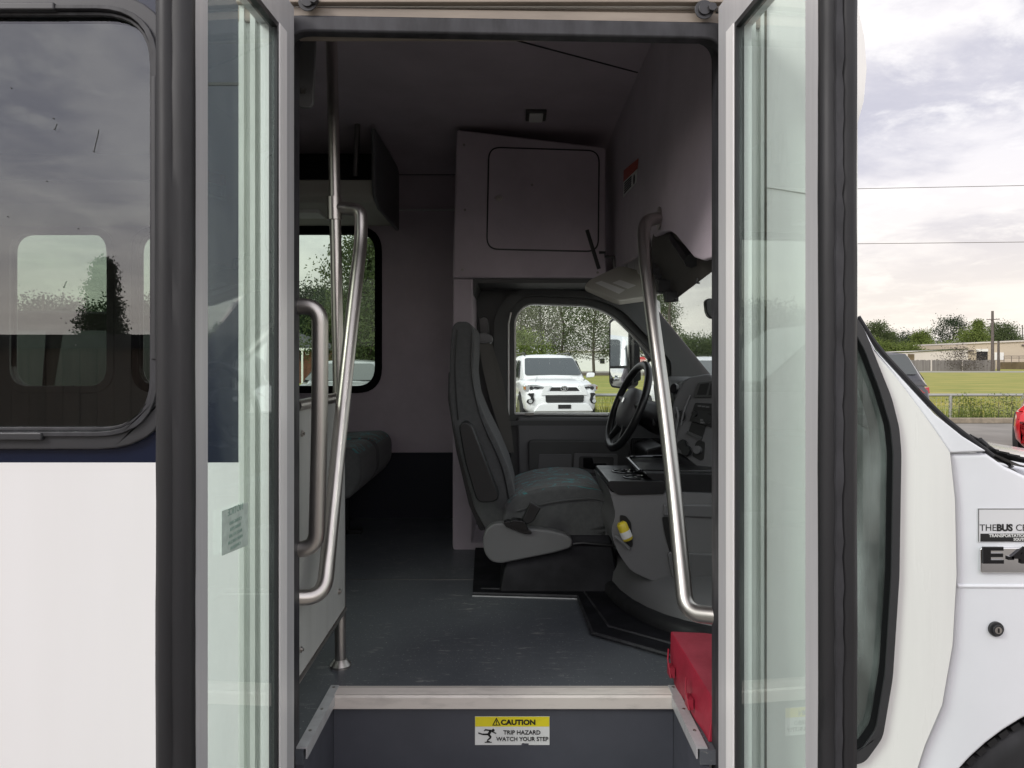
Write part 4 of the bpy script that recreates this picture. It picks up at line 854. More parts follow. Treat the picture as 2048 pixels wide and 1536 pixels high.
# interior mirror and driver's outside mirror
m = MB(); m.prism(prof([(1411, 602), (1417, 596), (1450, 600), (1450, 640), (1420, 636), (1413, 625)], 2.4, .01), (0, .03, 0)); m.build('interior_mirror', M['black'], bus, bevel=.006)
mo = empty('outside_mirror', tuple(P(1245, 705, 3.95)), bus, label='tall black outside mirror beyond the driver window')
mn_ = Vector((-.80, -.60, .0)).normalized()
def om(px, py, off=0): return onp(px, py, P(1240, 700, 3.95) + mn_ * off, mn_)
m = MB(); m.prism(roundpoly([om(a, b_) for a, b_ in ((1217, 642), (1224, 636), (1262, 640), (1262, 770), (1250, 779), (1222, 775), (1217, 765))], .012), -mn_ * .06); m.build('housing', M['blackgloss'], mo, bevel=.008, seg=3)
m = MB(); m.prism(roundpoly([om(a, b_) for a, b_ in ((1222, 646), (1228, 641), (1257, 644), (1257, 731), (1221, 732))], .006), mn_ * .002); m.build('mirror_glass', M['mirror'], mo, smooth=0)
cg = (om(1239, 755)); m = MB(); rg = []
for k in range(5):
    f_ = 1 - k / 4.0 * .999
    rg.append([cg + (om(a, b_) - cg) * f_ + mn_ * (.002 + .008 * (1 - f_ * f_)) for a, b_ in ((1221, 737), (1256, 737), (1256, 762), (1252, 770), (1245, 774), (1226, 771), (1221, 764))])
m.loft(rg); m.build('convex_glass', M['mirror'], mo, smooth=60)
m = MB(); m.prism(prof([(1258, 655), (1278, 665), (1282, 760), (1258, 770)], 3.9, .01), (0, .03, 0)); m.tube([P(1268, 665, 3.9), P(1300, 720, 3.7)], .012, 8); m.build('mirror_arm', M['rubber'], mo)

# ================================================================== loose things in the bus
m = MB()
q0 = Vector((xb(1340, 1.86), 1.86, 0))
def V(px, py, Y): return P(px, py, Y)
bl_ = Vector((.402, 1.86, FLZ + .001)); fl = Vector((.412, 1.575, FLZ + .001))
tl = V(1341, 1262, 1.88); ft = Vector((.432, 1.575, .855)); trr = tl + Vector((.17, -.01, -.012)); ftr = ft + Vector((.16, 0, -.02))
brr = Vector((.60, 1.87, FLZ + .001)); fbr = Vector((.60, 1.575, FLZ + .001))
ms_ = MB()
N = 14; rings = []
for i in range(N + 1):
    t_ = i / N; j = .0015 * math.sin(i * .9)
    b0 = bl_.lerp(fl, t_); t0 = tl.lerp(ft, t_); t1 = trr.lerp(ftr, t_); b1 = brr.lerp(fbr, t_); mdl = b0.lerp(t0, .5) + Vector((-.006 - j, 0, 0))
    rings.append([b0 + Vector((-j, 0, 0)), mdl, t0, t0.lerp(t1, .5) + Vector((0, 0, .004)), t1, b1])
ms_.loft(rings)
rb = ms_.build('red_plastic_case', M['red'], None, bevel=.003, smooth=30); tag(rb, 'battered red plastic case lying beside the entry steps', 'case')
m = MB()
for t_ in (.12, .62):
    b0 = bl_.lerp(fl, t_); t0 = tl.lerp(ft, t_); c = b0.lerp(t0, .38) + Vector((-.014, 0, 0)); m.obox(c, (.006, 0, 0), (0, .016, 0), (0, 0, .012)); m.tube([c + Vector((-.004, -.02, -.01)), c + Vector((-.008, 0, .028)), c + Vector((-.002, .02, .045))], .002, 5)
m.build('broken_clip', M['red'], rb)
m = MB(); c = P(1250, 1064, YN - .010); ax = Vector((.012, .0, -.028)).normalized()
m.tube([c - ax * .034, c - ax * .026, c + ax * .024, c + ax * .028], [.010, .0165, .017, .013], 20); bo = m.build('bottle', M['bottle'], None, smooth=60); tag(bo, 'small yellow bottle lying in the side pocket of the console', 'bottle')
m = MB(); m.tube([c - ax * .004, c + ax * .018], .0176, 20); m.build('bottle_label', M['labelwhite'], bo)
# ================================================================== OUTSIDE
M['asphalt'] = mat('lot_concrete', (.26, .245, .22), .9, var=.3, vs=.8, bump=.3, bs=40, lo=.4, hi=.7)
M['kerb'] = mat('kerb_concrete', (.33, .28, .21), .9, var=.35, vs=5, bump=.4, bs=60)
M['grass'] = mat('field_grass', (.20, .225, .035), .95, col2=(.34, .30, .07), vs=.22, stretch=(1, 2.8, 1), lo=.42, hi=.62, bump=.4, bs=30)
M['road'] = mat('far_road', (.30, .29, .28), .9)
M['soil'] = mat('bare_ground', (.17, .13, .075), .95, var=.4, vs=.6)
M['barkm'] = mat('bark', (.10, .085, .07), .9, var=.4, vs=8)
def leafm(name, c1, c2):
    m = mat(name, c1, .75, col2=c2, vs=1.3, lo=.4, hi=.6, spec=.2); b = m.node_tree.nodes['Principled BSDF']
    t = m.node_tree; tl = nd(t, 'ShaderNodeBsdfTranslucent'); src = b.inputs['Base Color'].links[0].from_socket; t.links.new(src, tl.inputs[0])
    ms = nd(t, 'ShaderNodeMixShader'); ms.inputs[0].default_value = .45; t.links.new(b.outputs[0], ms.inputs[1]); t.links.new(tl.outputs[0], ms.inputs[2])
    t.links.new(ms.outputs[0], t.nodes['Material Output'].inputs[0]); return m
M['leaf_light'] = leafm('leaf_light', (.15, .18, .075), (.085, .11, .045))
M['leaf_mid'] = leafm('leaf_mid', (.12, .155, .062), (.065, .09, .040))
M['leaf_dark'] = leafm('leaf_dark', (.045, .068, .032), (.024, .04, .02))
M['leaf_bright'] = leafm('leaf_bright', (.18, .23, .06), (.10, .14, .035))
M['metal_rail'] = mat('galvanised_rail', (.38, .38, .36), .5, .5)
M['fencewood'] = mat('grey_fence_wood', (.24, .225, .215), .9, var=.35, vs=1.2, stretch=(3, 1, .2))
M['fencedark'] = mat('brown_fence_wood', (.17, .13, .10), .8, var=.4, vs=3, stretch=(6, 1, .3))
M['beigewall'] = mat('beige_metal_wall', (.52, .45, .35), .7, var=.08, vs=.3)
M['palewall'] = mat('pale_wall', (.60, .56, .52), .7, var=.08, vs=.3)
M['whitewall'] = mat('white_wall', (.72, .72, .70), .7)
M['brick'] = mat('brick_wall', (.20, .085, .055), .85, var=.4, vs=3, stretch=(1, 1, 3))
M['shingle'] = mat('roof_shingle', (.085, .085, .09), .9, var=.3, vs=4)
M['opening'] = mat('dark_opening', (.01, .01, .012), .8)
M['pole'] = mat('pole_wood', (.13, .11, .10), .9, var=.3, vs=5)
M['tailred'] = mat('tail_lamp_red', (.35, .01, .01), .15, coat=.5)
M['lamp'] = mat('headlamp_glass', (.62, .63, .64), .12, .5)
M['amber'] = mat('amber_lens', (.35, .14, .04), .2)
M['carglass'] = mat('car_glass', (.025, .035, .033), .04, spec=.9, coat=1)
M['tyre'] = mat('tyre', (.02, .02, .02), .8)
M['alloy'] = mat('alloy_wheel', (.4, .4, .42), .3, .9)
def carpaint(n, c, metal=0): return mat(n, c, .25, metal, coat=1)
M['p_white'] = carpaint('white_car_paint', (.80, .80, .80)); M['p_silver'] = carpaint('silver_car_paint', (.48, .49, .50), .3)
M['p_brown'] = mat('brown_car_paint', (.012, .010, .009), .8, spec=.08); M['p_dark'] = carpaint('graphite_car_paint', (.03, .033, .04), .2); M['p_red'] = carpaint('red_car_paint', (.55, .012, .018))

def ground(name, x0, x1, y0, y1, z0, mt, thick=.02, kind='structure', **k):
    m = MB(); m.box(x0, x1, y0, y1, z0 - thick, z0); return m.build(name, M[mt], None, kind=kind, **k)
ground('parking_lot', -120, 220, -60, 19.3, 0, 'asphalt')
ground('grass_field', -600, 900, 19.5, 1500, .02, 'grass')
ground('far_road', -300, 400, 112, 124, .045, 'road')
ground('bare_ground', -200, 24, 86, 110, .05, 'soil')
m = MB(); rnd = random.Random(3); xs = [-30 + i * 2.4 for i in range(45)]
for i in range(44): m.box(xs[i], xs[i + 1] - .03, 19.28 + rnd.uniform(-.01, .01), 19.50, 0, .13 + rnd.uniform(-.012, .006))
m.build('kerb', M['kerb'], None, kind='structure', bevel=.02)
m = MB(); m.box(-600, 900, -500, 1500, -.3, -.05); m.build('ground', M['soil'], None, kind='structure')

# guard rail along the lot edge
gr = empty('pipe_fence', (10, 20.2, 0)); tag(gr, 'low galvanised pipe rail along the lot edge in front of the field', 'fence')
ZR = CZ - (790 - CY) / F * 20.2
m = MB(); m.tube([(-26, 20.2, ZR), (48, 20.2, ZR)], .04, 10); m.build('top_rail', M['metal_rail'], gr)
for i in range(25):
    x_ = P(1901, 0, 20.2).x + (i - 12) * 2.55 - 0
    m = MB(); m.tube([(x_, 20.2, 0), (x_, 20.2, ZR)], .045, 10); m.build('post', M['metal_rail'], gr)
m = MB()
for i in range(600): 
    x_ = -26 + i * .12; m.tube([(x_, 20.21, .03), (x_, 20.21, ZR - .03)], .0025, 3, caps=False)
for i in range(6): m.tube([(-26, 20.215, .05 + i * .11), (48, 20.215, .05 + i * .11)], .0025, 3, caps=False)
m.build('wire_mesh', M['metal_rail'], gr, smooth=0)

# foliage
def leaves(mb, pts, size, rng, flat=.0, aspect=.55):
    n = len(pts); d1 = rng.normal(size=(n, 3)); d1[:, 2] *= (1 - flat); d1 /= np.linalg.norm(d1, axis=1)[:, None]
    d2 = np.cross(d1, rng.normal(size=(n, 3))); d2 /= np.linalg.norm(d2, axis=1)[:, None]
    s = size * rng.uniform(.6, 1.3, (n, 1)); a = d1 * s; b_ = d2 * s * aspect
    v = np.stack([pts - a, pts - b_ * .9, pts + a, pts + b_], 1).reshape(-1, 3)
    mb.raw(v.tolist(), [(4 * i, 4 * i + 1, 4 * i + 2, 4 * i + 3) for i in range(n)])
def tree(name, loc, H, W, kind, leafmat, n=5000, size=.16, seed=1, label=None, group=None, trunk_r=.16, base=.25, cat='tree', clumps=60):
    rng = np.random.default_rng(seed); t = empty(name, loc); tag(t, label, cat, group); L = Vector(loc)
    ends = []; m = MB()
    top = H * (.95 if kind != 'oak' else .7)
    wob = [(rng.normal() * .03 * H * k / 6, rng.normal() * .03 * H * k / 6) for k in range(7)]
    path = [L + Vector((wob[k][0], wob[k][1], top * k / 6)) for k in range(7)]
    m.tube(path, [trunk_r * (1 - .88 * k / 6) for k in range(7)], 8)
    for i in range(clumps):
        f = (i + .5) / clumps; h = base + (1 - base) * f
        if kind == 'cone': rad = (1 - f) ** .8 * .5 * W + .1
        elif kind == 'oak': rad = W * .5 * math.sqrt(max(0, 1 - (2 * f - .75) ** 2 * .6))
        else: rad = W * .5 * math.sin(math.pi * (.18 + .76 * f)) ** .8
        a = i * 2.4 + rng.normal() * .4; rr_ = rad * (rng.uniform(.35, 1.0)) * (rng.uniform(.75, 1.2))
        p0i = min(h * .75, .95) * 6 * (.95 if kind != 'oak' else .8); k = int(min(p0i, 5)); p0 = path[k].lerp(path[k + 1], min(p0i - k, 1))
        e = L + Vector((rr_ * math.cos(a), rr_ * math.sin(a), h * H * .98))
        mid = p0.lerp(e, .5) + Vector((0, 0, -.02 * H)); m.tube([p0, mid, e], [trunk_r * .28 * (1 - .6 * f), trunk_r * .16, trunk_r * .05], 5)
        ends.append((e, rad))
    m.build('trunk', M['barkm'], t, smooth=60)
    ws = rng.uniform(.5, 1.5, len(ends)); ws /= ws.sum(); P_ = []
    for (e, rad), w_ in zip(ends, ws):
        c_ = max(8, int(n * w_)); sg_ = (.09 * W if kind != 'cone' else .075 * W + .12 * rad)
        q = rng.normal(size=(c_, 3)) * np.array([sg_, sg_, sg_ * (.62 if kind == 'oak' else .8)]); P_.append(q + np.array(e))
    P_ = np.concatenate(P_); P_ = P_[P_[:, 2] > loc[2] + base * H * .6]
    m = MB(); leaves(m, P_, size, rng); m.build('crown', M[leafmat], t, smooth=0, merge=False)
    return t
def X(px, Y): return (px - CX) / F * Y
def ZZ(py, Y): return CZ + (CY - py) / F * Y
# trees seen through the driver's window
for i, (px, Y, H, W, lm, sd_) in enumerate(((1040, 92, 13, 8.5, 'leaf_light', 11), (1082, 96, 13.5, 8, 'leaf_light', 12), (1122, 90, 12.5, 9, 'leaf_mid', 13), (1188, 86, 12.8, 9.5, 'leaf_mid', 14), (1243, 92, 12.0, 8, 'leaf_light', 15), (1296, 98, 11.5, 8, 'leaf_mid', 16))):
    tree('young_tree', (X(px, Y), Y, 0), H, W, 'broad', lm, 11000, .105, sd_, trunk_r=.18, base=.20, group='loose young trees beyond the grass',
         label=['slim pale tree at the rear edge of the driver window view', 'tall pale tree just behind the white car roof', 'wide tree standing over the car bonnet side', 'tree with a clear straight trunk beside the white car', 'pale tree half behind the outside mirror', 'tree behind the slanting cab grab rail'][i])
for i, (px, Y, W, H) in enumerate(((1052, 58, 4.4, 3.9), (1000, 60, 5, 4.2))):
    tree('shrub', (X(px, Y), Y, 0), H, W, 'broad', 'leaf_bright', 3500, .10, 30 + i, trunk_r=.05, base=.05, cat='shrub', label=['bright green shrub behind the white car', 'bright green shrub hidden by the door pillar'][i])
tree('young_tree', (X(1322, 60), 60, 0), 7.4, 2.9, 'broad', 'leaf_mid', 3600, .085, 41, trunk_r=.10, base=.35, label='small tree seen through the windscreen beside the grab rail')
# big near tree seen through the far bus window
tree('broadleaf_tree', (X(735, 24), 24, 0), 5.6, 3.6, 'broad', 'leaf_mid', 30000, .052, 51, trunk_r=.14, base=.05, clumps=110, label='dense green tree seen through the far bus window')
tree('broadleaf_tree', (X(788, 27), 27, 0), 6.2, 3.2, 'broad', 'leaf_mid', 18000, .058, 52, trunk_r=.14, base=.05, clumps=90, label='dense green tree hidden by the wall beside the far window')
for i, (px, Y, H, W) in enumerate(((560, 75, 9.0, 8), (606, 80, 6.9, 8), (640, 78, 9.4, 8), (664, 70, 7.4, 9), (700, 72, 6.8, 9), (500, 78, 7.0, 10), (420, 80, 7.5, 10), (90, 80, 8.0, 12), (190, 85, 7.6, 12), (280, 82, 8.2, 12))):
    tree('pine_tree', (X(px, Y), Y, 0), H, W, 'oak', 'leaf_dark', 10000, .16, 60 + i, trunk_r=.16, base=.22, group='dark trees behind the brick house',
         label=['dark tree left of the brick house', 'dark round tree rising right behind the house roof', 'tallest dark tree behind the silver car', 'dark tree between pole and slanting rail', 'dark tree right of the slanting rail', 'dark tree seen low in the smoked glass', 'broad dark tree far behind the bus', 'dark tree seen through the smoked window, far end', 'dark tree seen through the smoked window, middle', 'dark tree seen through the smoked window, near end'][i])
# treeline right and through the windscreen
k_ = 0
for px, Y, H, W, kd, lm, lb in ((1385, 150, 5.8, 15, 'oak', 'leaf_mid', 'low tree seen through the windscreen above the white van'), (1350, 160, 7.0, 12, 'oak', 'leaf_mid', 'taller tree seen through the windscreen behind the pillar'), (1430, 155, 6.2, 16, 'oak', 'leaf_mid', 'low tree behind the windscreen edge'),
    (1752, 190, 11.5, 10, 'oak', 'leaf_mid', 'grey green tree rising behind the dark car roof'), (1772, 205, 9.5, 9, 'oak', 'leaf_mid', 'small tree just right of the dark car roof'), (1800, 230, 9.8, 18, 'oak', 'leaf_dark', 'wide dark tree left of the pale shed'),
    (1830, 235, 9.6, 16, 'oak', 'leaf_dark', 'flat topped dark tree above the pale shed'), (1845, 195, 9.2, 8, 'broad', 'leaf_bright', 'yellow green tree above the grey fence'), (1775, 180, 5.6, 9, 'broad', 'leaf_bright', 'low bright tree touching the dark car'),
    (1815, 178, 5.2, 10, 'broad', 'leaf_bright', 'low bright bush beside the shed wall'), (1907, 215, 14.0, 13, 'oak', 'leaf_dark', 'large round dark oak above the pale shed'), (1945, 190, 9.4, 11, 'broad', 'leaf_bright', 'bright green tree left of the warehouse roof corner'),
    (1956, 192, 12.2, 7, 'cone', 'leaf_bright', 'pointed green tree beside the utility pole'), (1998, 200, 11.4, 12, 'broad', 'leaf_mid', 'green tree above the warehouse roof'), (2013, 200, 10.4, 10, 'broad', 'leaf_mid', 'green tree above the warehouse roof, farther along'),
    (1880, 185, 5.4, 12, 'broad', 'leaf_bright', 'low bright trees above the pale shed roof'), (1740, 185, 7.5, 7, 'broad', 'leaf_bright', 'bright tree at the windscreen pillar')):
    tree('field_tree', (X(px, Y), Y, 0), H, W, kd, lm, 9000 if lm != 'leaf_dark' else 8000, .21, 80 + k_, trunk_r=.22, base=.22 if kd == 'oak' else .05, label=lb, group='trees on the far side of the field', clumps=45); k_ += 1
tree('bare_shrub', (X(1917, 130), 129, 0), 4.0, 8, 'broad', 'barkm', 1800, .12, 140, trunk_r=.05, base=.1, cat='shrub', label='reddish bare shrub behind the grey wooden fence')

# weeds along the rail
def weeds(name, x0, x1, y0, y1, n, hmax, mt, seed, label):
    rng = np.random.default_rng(seed); m = MB(); v = []; f = []
    xs_ = rng.uniform(x0, x1, n); ys_ = rng.uniform(y0, y1, n); cl = .5 + .5 * np.sin(xs_ * 2.3 + np.sin(xs_ * .9) * 2)
    for i in range(n):
        h = hmax * (.25 + .75 * cl[i] * rng.uniform(.3, 1)); a = rng.uniform(0, 6.28); w_ = rng.uniform(.006, .016); lx_, ly_ = rng.normal(0, .12 * h, 2)
        bx_ = xs_[i]; by = ys_[i]; c_, s_ = math.cos(a) * w_, math.sin(a) * w_; k = len(v)
        v += [(bx_ - c_, by - s_, .02), (bx_ + c_, by + s_, .02), (bx_ + lx_ * .5 + c_, by + ly_ * .5 + s_, h * .6), (bx_ + lx_, by + ly_, h)]; f.append((k, k + 1, k + 2, k + 3))
    m.raw(v, f); o = m.build(name, M[mt], None, smooth=0, merge=False); tag(o, label, 'grass', kind='stuff')
weeds('weeds', -8, 40, 19.6, 20.8, 5200, .50, 'leaf_bright', 5, 'tall green weeds growing along the pipe rail')
weeds('grass_tufts', -12, 50, 20.6, 34, 16000, .30, 'grass', 6, 'rough yellow green grass tufts in the field')
for i, (px, H, W) in enumerate(((1915, .72, .9), (1938, .66, .8), (1960, .62, .8), (1995, .70, .9), (2020, .66, 1.0))):
    tree('weed_bush', (X(px, 20.0), 19.95, 0), H, W, 'broad', 'leaf_bright' if i < 3 else 'leaf_light', 260, .028, 160 + i, trunk_r=.012, base=.02, cat='bush', group='weedy bushes along the pipe rail', clumps=24,
         label=['leafy weed bush right beside the rail post', 'second leafy bush from the rail post', 'third leafy bush from the rail post', 'brownish bush between rail post and red car', 'brownish bush just left of the red car'][i])

# grey wooden fence panels and warehouse
YFc = 130
fe = empty('wooden_fence', (X(1900, YFc), YFc, 0)); tag(fe, 'weathered grey board fence along the far edge of the field', 'fence')
m = MB(); rnd = random.Random(8)
x_ = X(1790, YFc)
while x_ < X(1990, YFc):
    m.box(x_, x_ + .19, YFc - .02, YFc + .02 + rnd.uniform(0, .02), 0, ZZ(720, YFc) + rnd.uniform(-.08, .05)); x_ += .20
m.build('board_panel', M['fencewood'], fe, smooth=0)
for px in (1800, 1862, 1924, 1986):
    m = MB(); m.box(X(px, YFc) - .1, X(px, YFc) + .1, YFc - .12, YFc - .03, 0, ZZ(719, YFc)); m.build('fence_post', M['palewall'], fe)
YG = 165
wa = empty('warehouse', (X(2060, YG), YG, 0)); tag(wa, 'beige metal warehouse with a dark loading door', 'building')
m = MB(); m.prism([Vector((X(1935, YG), YG, 0)), Vector((X(2400, YG), YG, 0)), Vector((X(2400, YG), YG, ZZ(668, YG))), Vector((X(1935, YG), YG, ZZ(688, YG)))], (0, 40, 0)); m.build('wall', M['beigewall'], wa)
m = MB(); m.prism([Vector((X(1934, YG), YG - .3, ZZ(688, YG))), Vector((X(2400, YG), YG - .3, ZZ(668, YG))), Vector((X(2400, YG), YG - .3, ZZ(665, YG))), Vector((X(1934, YG), YG - .3, ZZ(685, YG)))], (0, 41, 0)); m.build('roof', M['palewall'], wa)
m = MB(); m.box(X(1953, YG), X(1975, YG), YG - .06, YG, ZZ(722, YG), ZZ(703, YG)); m.build('loading_door', M['opening'], wa)
m = MB(); m.box(X(1952, YG), X(1976, YG), YG - .12, YG, ZZ(703, YG), ZZ(698, YG)); m.build('door_shutter', M['whitewall'], wa)
m = MB(); m.box(X(1989, YG), X(2007, YG), YG - .12, YG, ZZ(720, YG), ZZ(705, YG)); m.build('white_door', M['whitewall'], wa)
m = MB(); m.box(X(1935, YG), X(1942, YG), YG - 1, YG, ZZ(703, YG), ZZ(700, YG)); m.box(X(2043, YG), X(2048, YG), YG - .5, YG, ZZ(692, YG), ZZ(689, YG)); m.build('wall_lamp', M['pole'], wa)
m = MB()
for py in (712, 716): m.tube([(X(2008, YG - 6), YG - 6, ZZ(py, YG - 6)), (X(2300, YG - 6), YG - 6, ZZ(py, YG - 6))], .06, 6)
for i in range(20): m.tube([(X(2008 + i * 15, YG - 6), YG - 6, ZZ(726, YG - 6)), (X(2008 + i * 15, YG - 6), YG - 6, ZZ(712, YG - 6))], .06, 6)
m.build('dock_railing', M['pole'], wa)
m = MB(); m.box(X(2000, YG), X(2400, YG), YG - 7, YG - .1, 0, ZZ(724, YG)); m.build('loading_dock', M['soil'], wa)
sh = empty('storage_shed', (X(1880, 162), 162, 0)); tag(sh, 'long low pale shed behind the grey fence', 'building')
m = MB(); m.prism([Vector((X(1812, 162), 162, 0)), Vector((X(1936, 162), 162, 0)), Vector((X(1936, 162), 162, ZZ(698, 162))), Vector((X(1832, 162), 162, ZZ(702, 162))), Vector((X(1812, 162), 162, ZZ(705, 162)))], (0, 20, 0)); m.build('wall', M['palewall'], sh)
m = MB(); m.prism([Vector((X(1811, 162), 161.8, ZZ(705, 162))), Vector((X(1937, 162), 161.8, ZZ(698, 162))), Vector((X(1937, 162), 161.8, ZZ(697, 162))), Vector((X(1811, 162), 161.8, ZZ(704, 162)))], (0, 20, 0)); m.build('roof', M['leaf_mid'], sh)
m = MB(); m.box(X(1816, 162), X(1828, 162), 161.9, 162, 0, ZZ(708, 162)); m.build('open_bay', M['soil'], sh)
# utility poles and wires
def upole(px, Y, ytop, arm, label, r=.16):
    o = empty('utility_pole', (X(px, Y), Y, 0)); tag(o, label, 'pole', 'utility poles beyond the field')
    m = MB(); m.tube([(X(px, Y), Y, 0), (X(px, Y), Y, ZZ(ytop, Y))], [r, r * .7], 10); m.build('shaft', M['pole'], o)
    if arm:
        m = MB(); m.obox((X(px, Y), Y - .15, ZZ(arm, Y)), (X(13, Y) - X(0, Y), 0, .05), (0, .06, 0), (0, 0, .07)); m.build('cross_arm', M['pole'], o)
        for d in (-1, -.55, .55, 1):
            m = MB(); m.disc((X(px, Y) + d * 13 / F * Y * .92, Y - .15, ZZ(arm, Y) + .05), (0, 0, 1), .06, .16, 8); m.build('insulator', M['palewall'], o)
upole(1985, 128, 622, 639, 'tall utility pole with a cross arm in front of the warehouse', .28)
upole(1997, 132, 682, None, 'short bare pole just right of the tall utility pole', .25)
upole(2045, 200, 650, None, 'thin pole at the edge of the picture above the warehouse roof')
upole(86, 70, 590, None, 'thin pole seen through the smoked side window')
o = empty('dead_tree', (X(1338, 48), 48, 0)); tag(o, 'bare crooked trunk seen through the windscreen', 'tree')
m = MB(); m.tube([(X(a, 48), 48, ZZ(b_, 48)) for a, b_ in ((1334, 775), (1335, 730), (1336, 680), (1340, 650), (1338, 625), (1341, 598))], [.16, .13, .11, .1, .085, .05], 8)
m.tube([(X(1341, 48), 48, ZZ(606, 48)), (X(1330, 48), 48, ZZ(602, 48))], .04, 6); m.tube([(X(1338, 48), 48, ZZ(622, 48)), (X(1346, 48), 48, ZZ(618, 48))], .03, 6); m.build('trunk', M['barkm'], o)
for py0, py1 in ((378, 371), (488, 484)):
    Y0 = 42; m = MB(); pts = []
    for i in range(25):
        f_ = i / 24; x_ = 5 + f_ * 70; pts.append((x_, Y0, ZZ(py0 + (py1 - py0) * (X(1712, Y0) - x_) / (X(1712, Y0) - X(2048, Y0)), Y0) + .6 * ((f_ - .35) ** 2)))
    m.tube(pts, .016, 5); o = m.build('power_line', M['pole'], None); tag(o, 'upper overhead wire crossing the cloudy sky' if py0 < 400 else 'lower overhead wire crossing the cloudy sky', 'wire')
# white building behind the trees, road signs
wb = empty('white_building', (X(1180, 130), 130, 0)); tag(wb, 'low white building behind the young trees', 'building')
m = MB(); m.box(X(1118, 130), X(1330, 130), 130, 150, 0, ZZ(701, 130)); m.build('wall', M['whitewall'], wb)
m = MB(); m.prism([Vector((X(1112, 130), 129.5, ZZ(702, 130))), Vector((X(1336, 130), 129.5, ZZ(702, 130))), Vector((X(1320, 130), 137, ZZ(692, 130))), Vector((X(1130, 130), 137, ZZ(692, 130)))], (0, .3, .3)); m.build('roof', M['palewall'], wb)
for px in (1200, 1226): 
    m = MB(); m.box(X(px, 130), X(px + 9, 130), 129.93, 130, ZZ(727, 130), ZZ(717, 130)); m.build('window', M['opening'], wb)
ss = empty('stop_sign', (X(1284, 62), 62, 0)); tag(ss, 'red octagonal stop sign beyond the driver window', 'sign')
m = MB(); m.tube([(X(1284, 62), 62, 0), (X(1284, 62), 62, ZZ(715, 62))], .03, 8); m.build('post', M['metal_rail'], ss)
c = Vector((X(1284, 62), 61.94, ZZ(722, 62))); m = MB(); m.prism([c + .37 * Vector((math.cos(R(22.5 + 45 * i)), 0, math.sin(R(22.5 + 45 * i)))) for i in range(8)], (0, .01, 0)); m.build('sign_plate', M['p_red'], ss)
m = MB(); text_mesh('STOP', .27, basis(c - Vector((0, .008, 0)), (1, 0, 0), (0, 0, 1)), m, bold=.008, ext=.002); m.build('sign_text', M['signwhite'], ss, smooth=0)
# brick house
YH = 55
ho = empty('brick_house', (X(560, YH), YH, 0)); tag(ho, 'brick house with a dark hipped roof seen past the grab handle', 'house')
m = MB(); m.box(X(330, YH), X(640, YH), YH, YH + 9, 0, ZZ(697, YH)); m.build('wall', M['brick'], ho)
m = MB(); e = ZZ(697, YH); tp = ZZ(664, YH + 4.5); a0, a1 = X(322, YH), X(645, YH)
m.raw([(a0, YH - .5, e), (a1, YH - .5, e), (a1, YH + 9.5, e), (a0, YH + 9.5, e), (a0 + 3.5, YH + 4.5, tp), (a1 - 3.2, YH + 4.5, tp), (a0, YH - .5, e - .12), (a1, YH - .5, e - .12), (a1, YH + 9.5, e - .12), (a0, YH + 9.5, e - .12)], [(0, 1, 5, 4), (1, 2, 5), (2, 3, 4, 5), (3, 0, 4), (6, 7, 1, 0), (7, 8, 2, 1), (8, 9, 3, 2), (9, 6, 0, 3)]); m.build('roof', M['shingle'], ho, smooth=0)
m = MB(); m.box(a0, a1, YH - .53, YH - .5, e - .16, e + .02); m.build('gutter', M['whitewall'], ho)
for px, w_, h0, h1, nm, mt in ((600, 7, 722, 700, 'door', 'opening'), (611, 7, 710, 701, 'window', 'whitewall'), (560, 12, 712, 700, 'window', 'whitewall'), (500, 12, 712, 700, 'window', 'whitewall')):
    m = MB(); m.box(X(px, YH), X(px + w_, YH), YH - .06, YH, ZZ(h0, YH), ZZ(h1, YH)); wo_ = m.build(nm, M[mt], ho)
    if nm == 'window':
        m = MB(); m.box(X(px + 2, YH), X(px + w_ - 2, YH), YH - .08, YH - .06, ZZ(h0 - 2, YH), ZZ(h1 + 2, YH)); m.build('pane', M['opening'], wo_)
for px in (597, 608):
    m = MB(); m.box(X(px, YH) - .06, X(px, YH) + .06, YH - .5, YH - .38, 0, e); m.build('porch_post', M['whitewall'], ho)

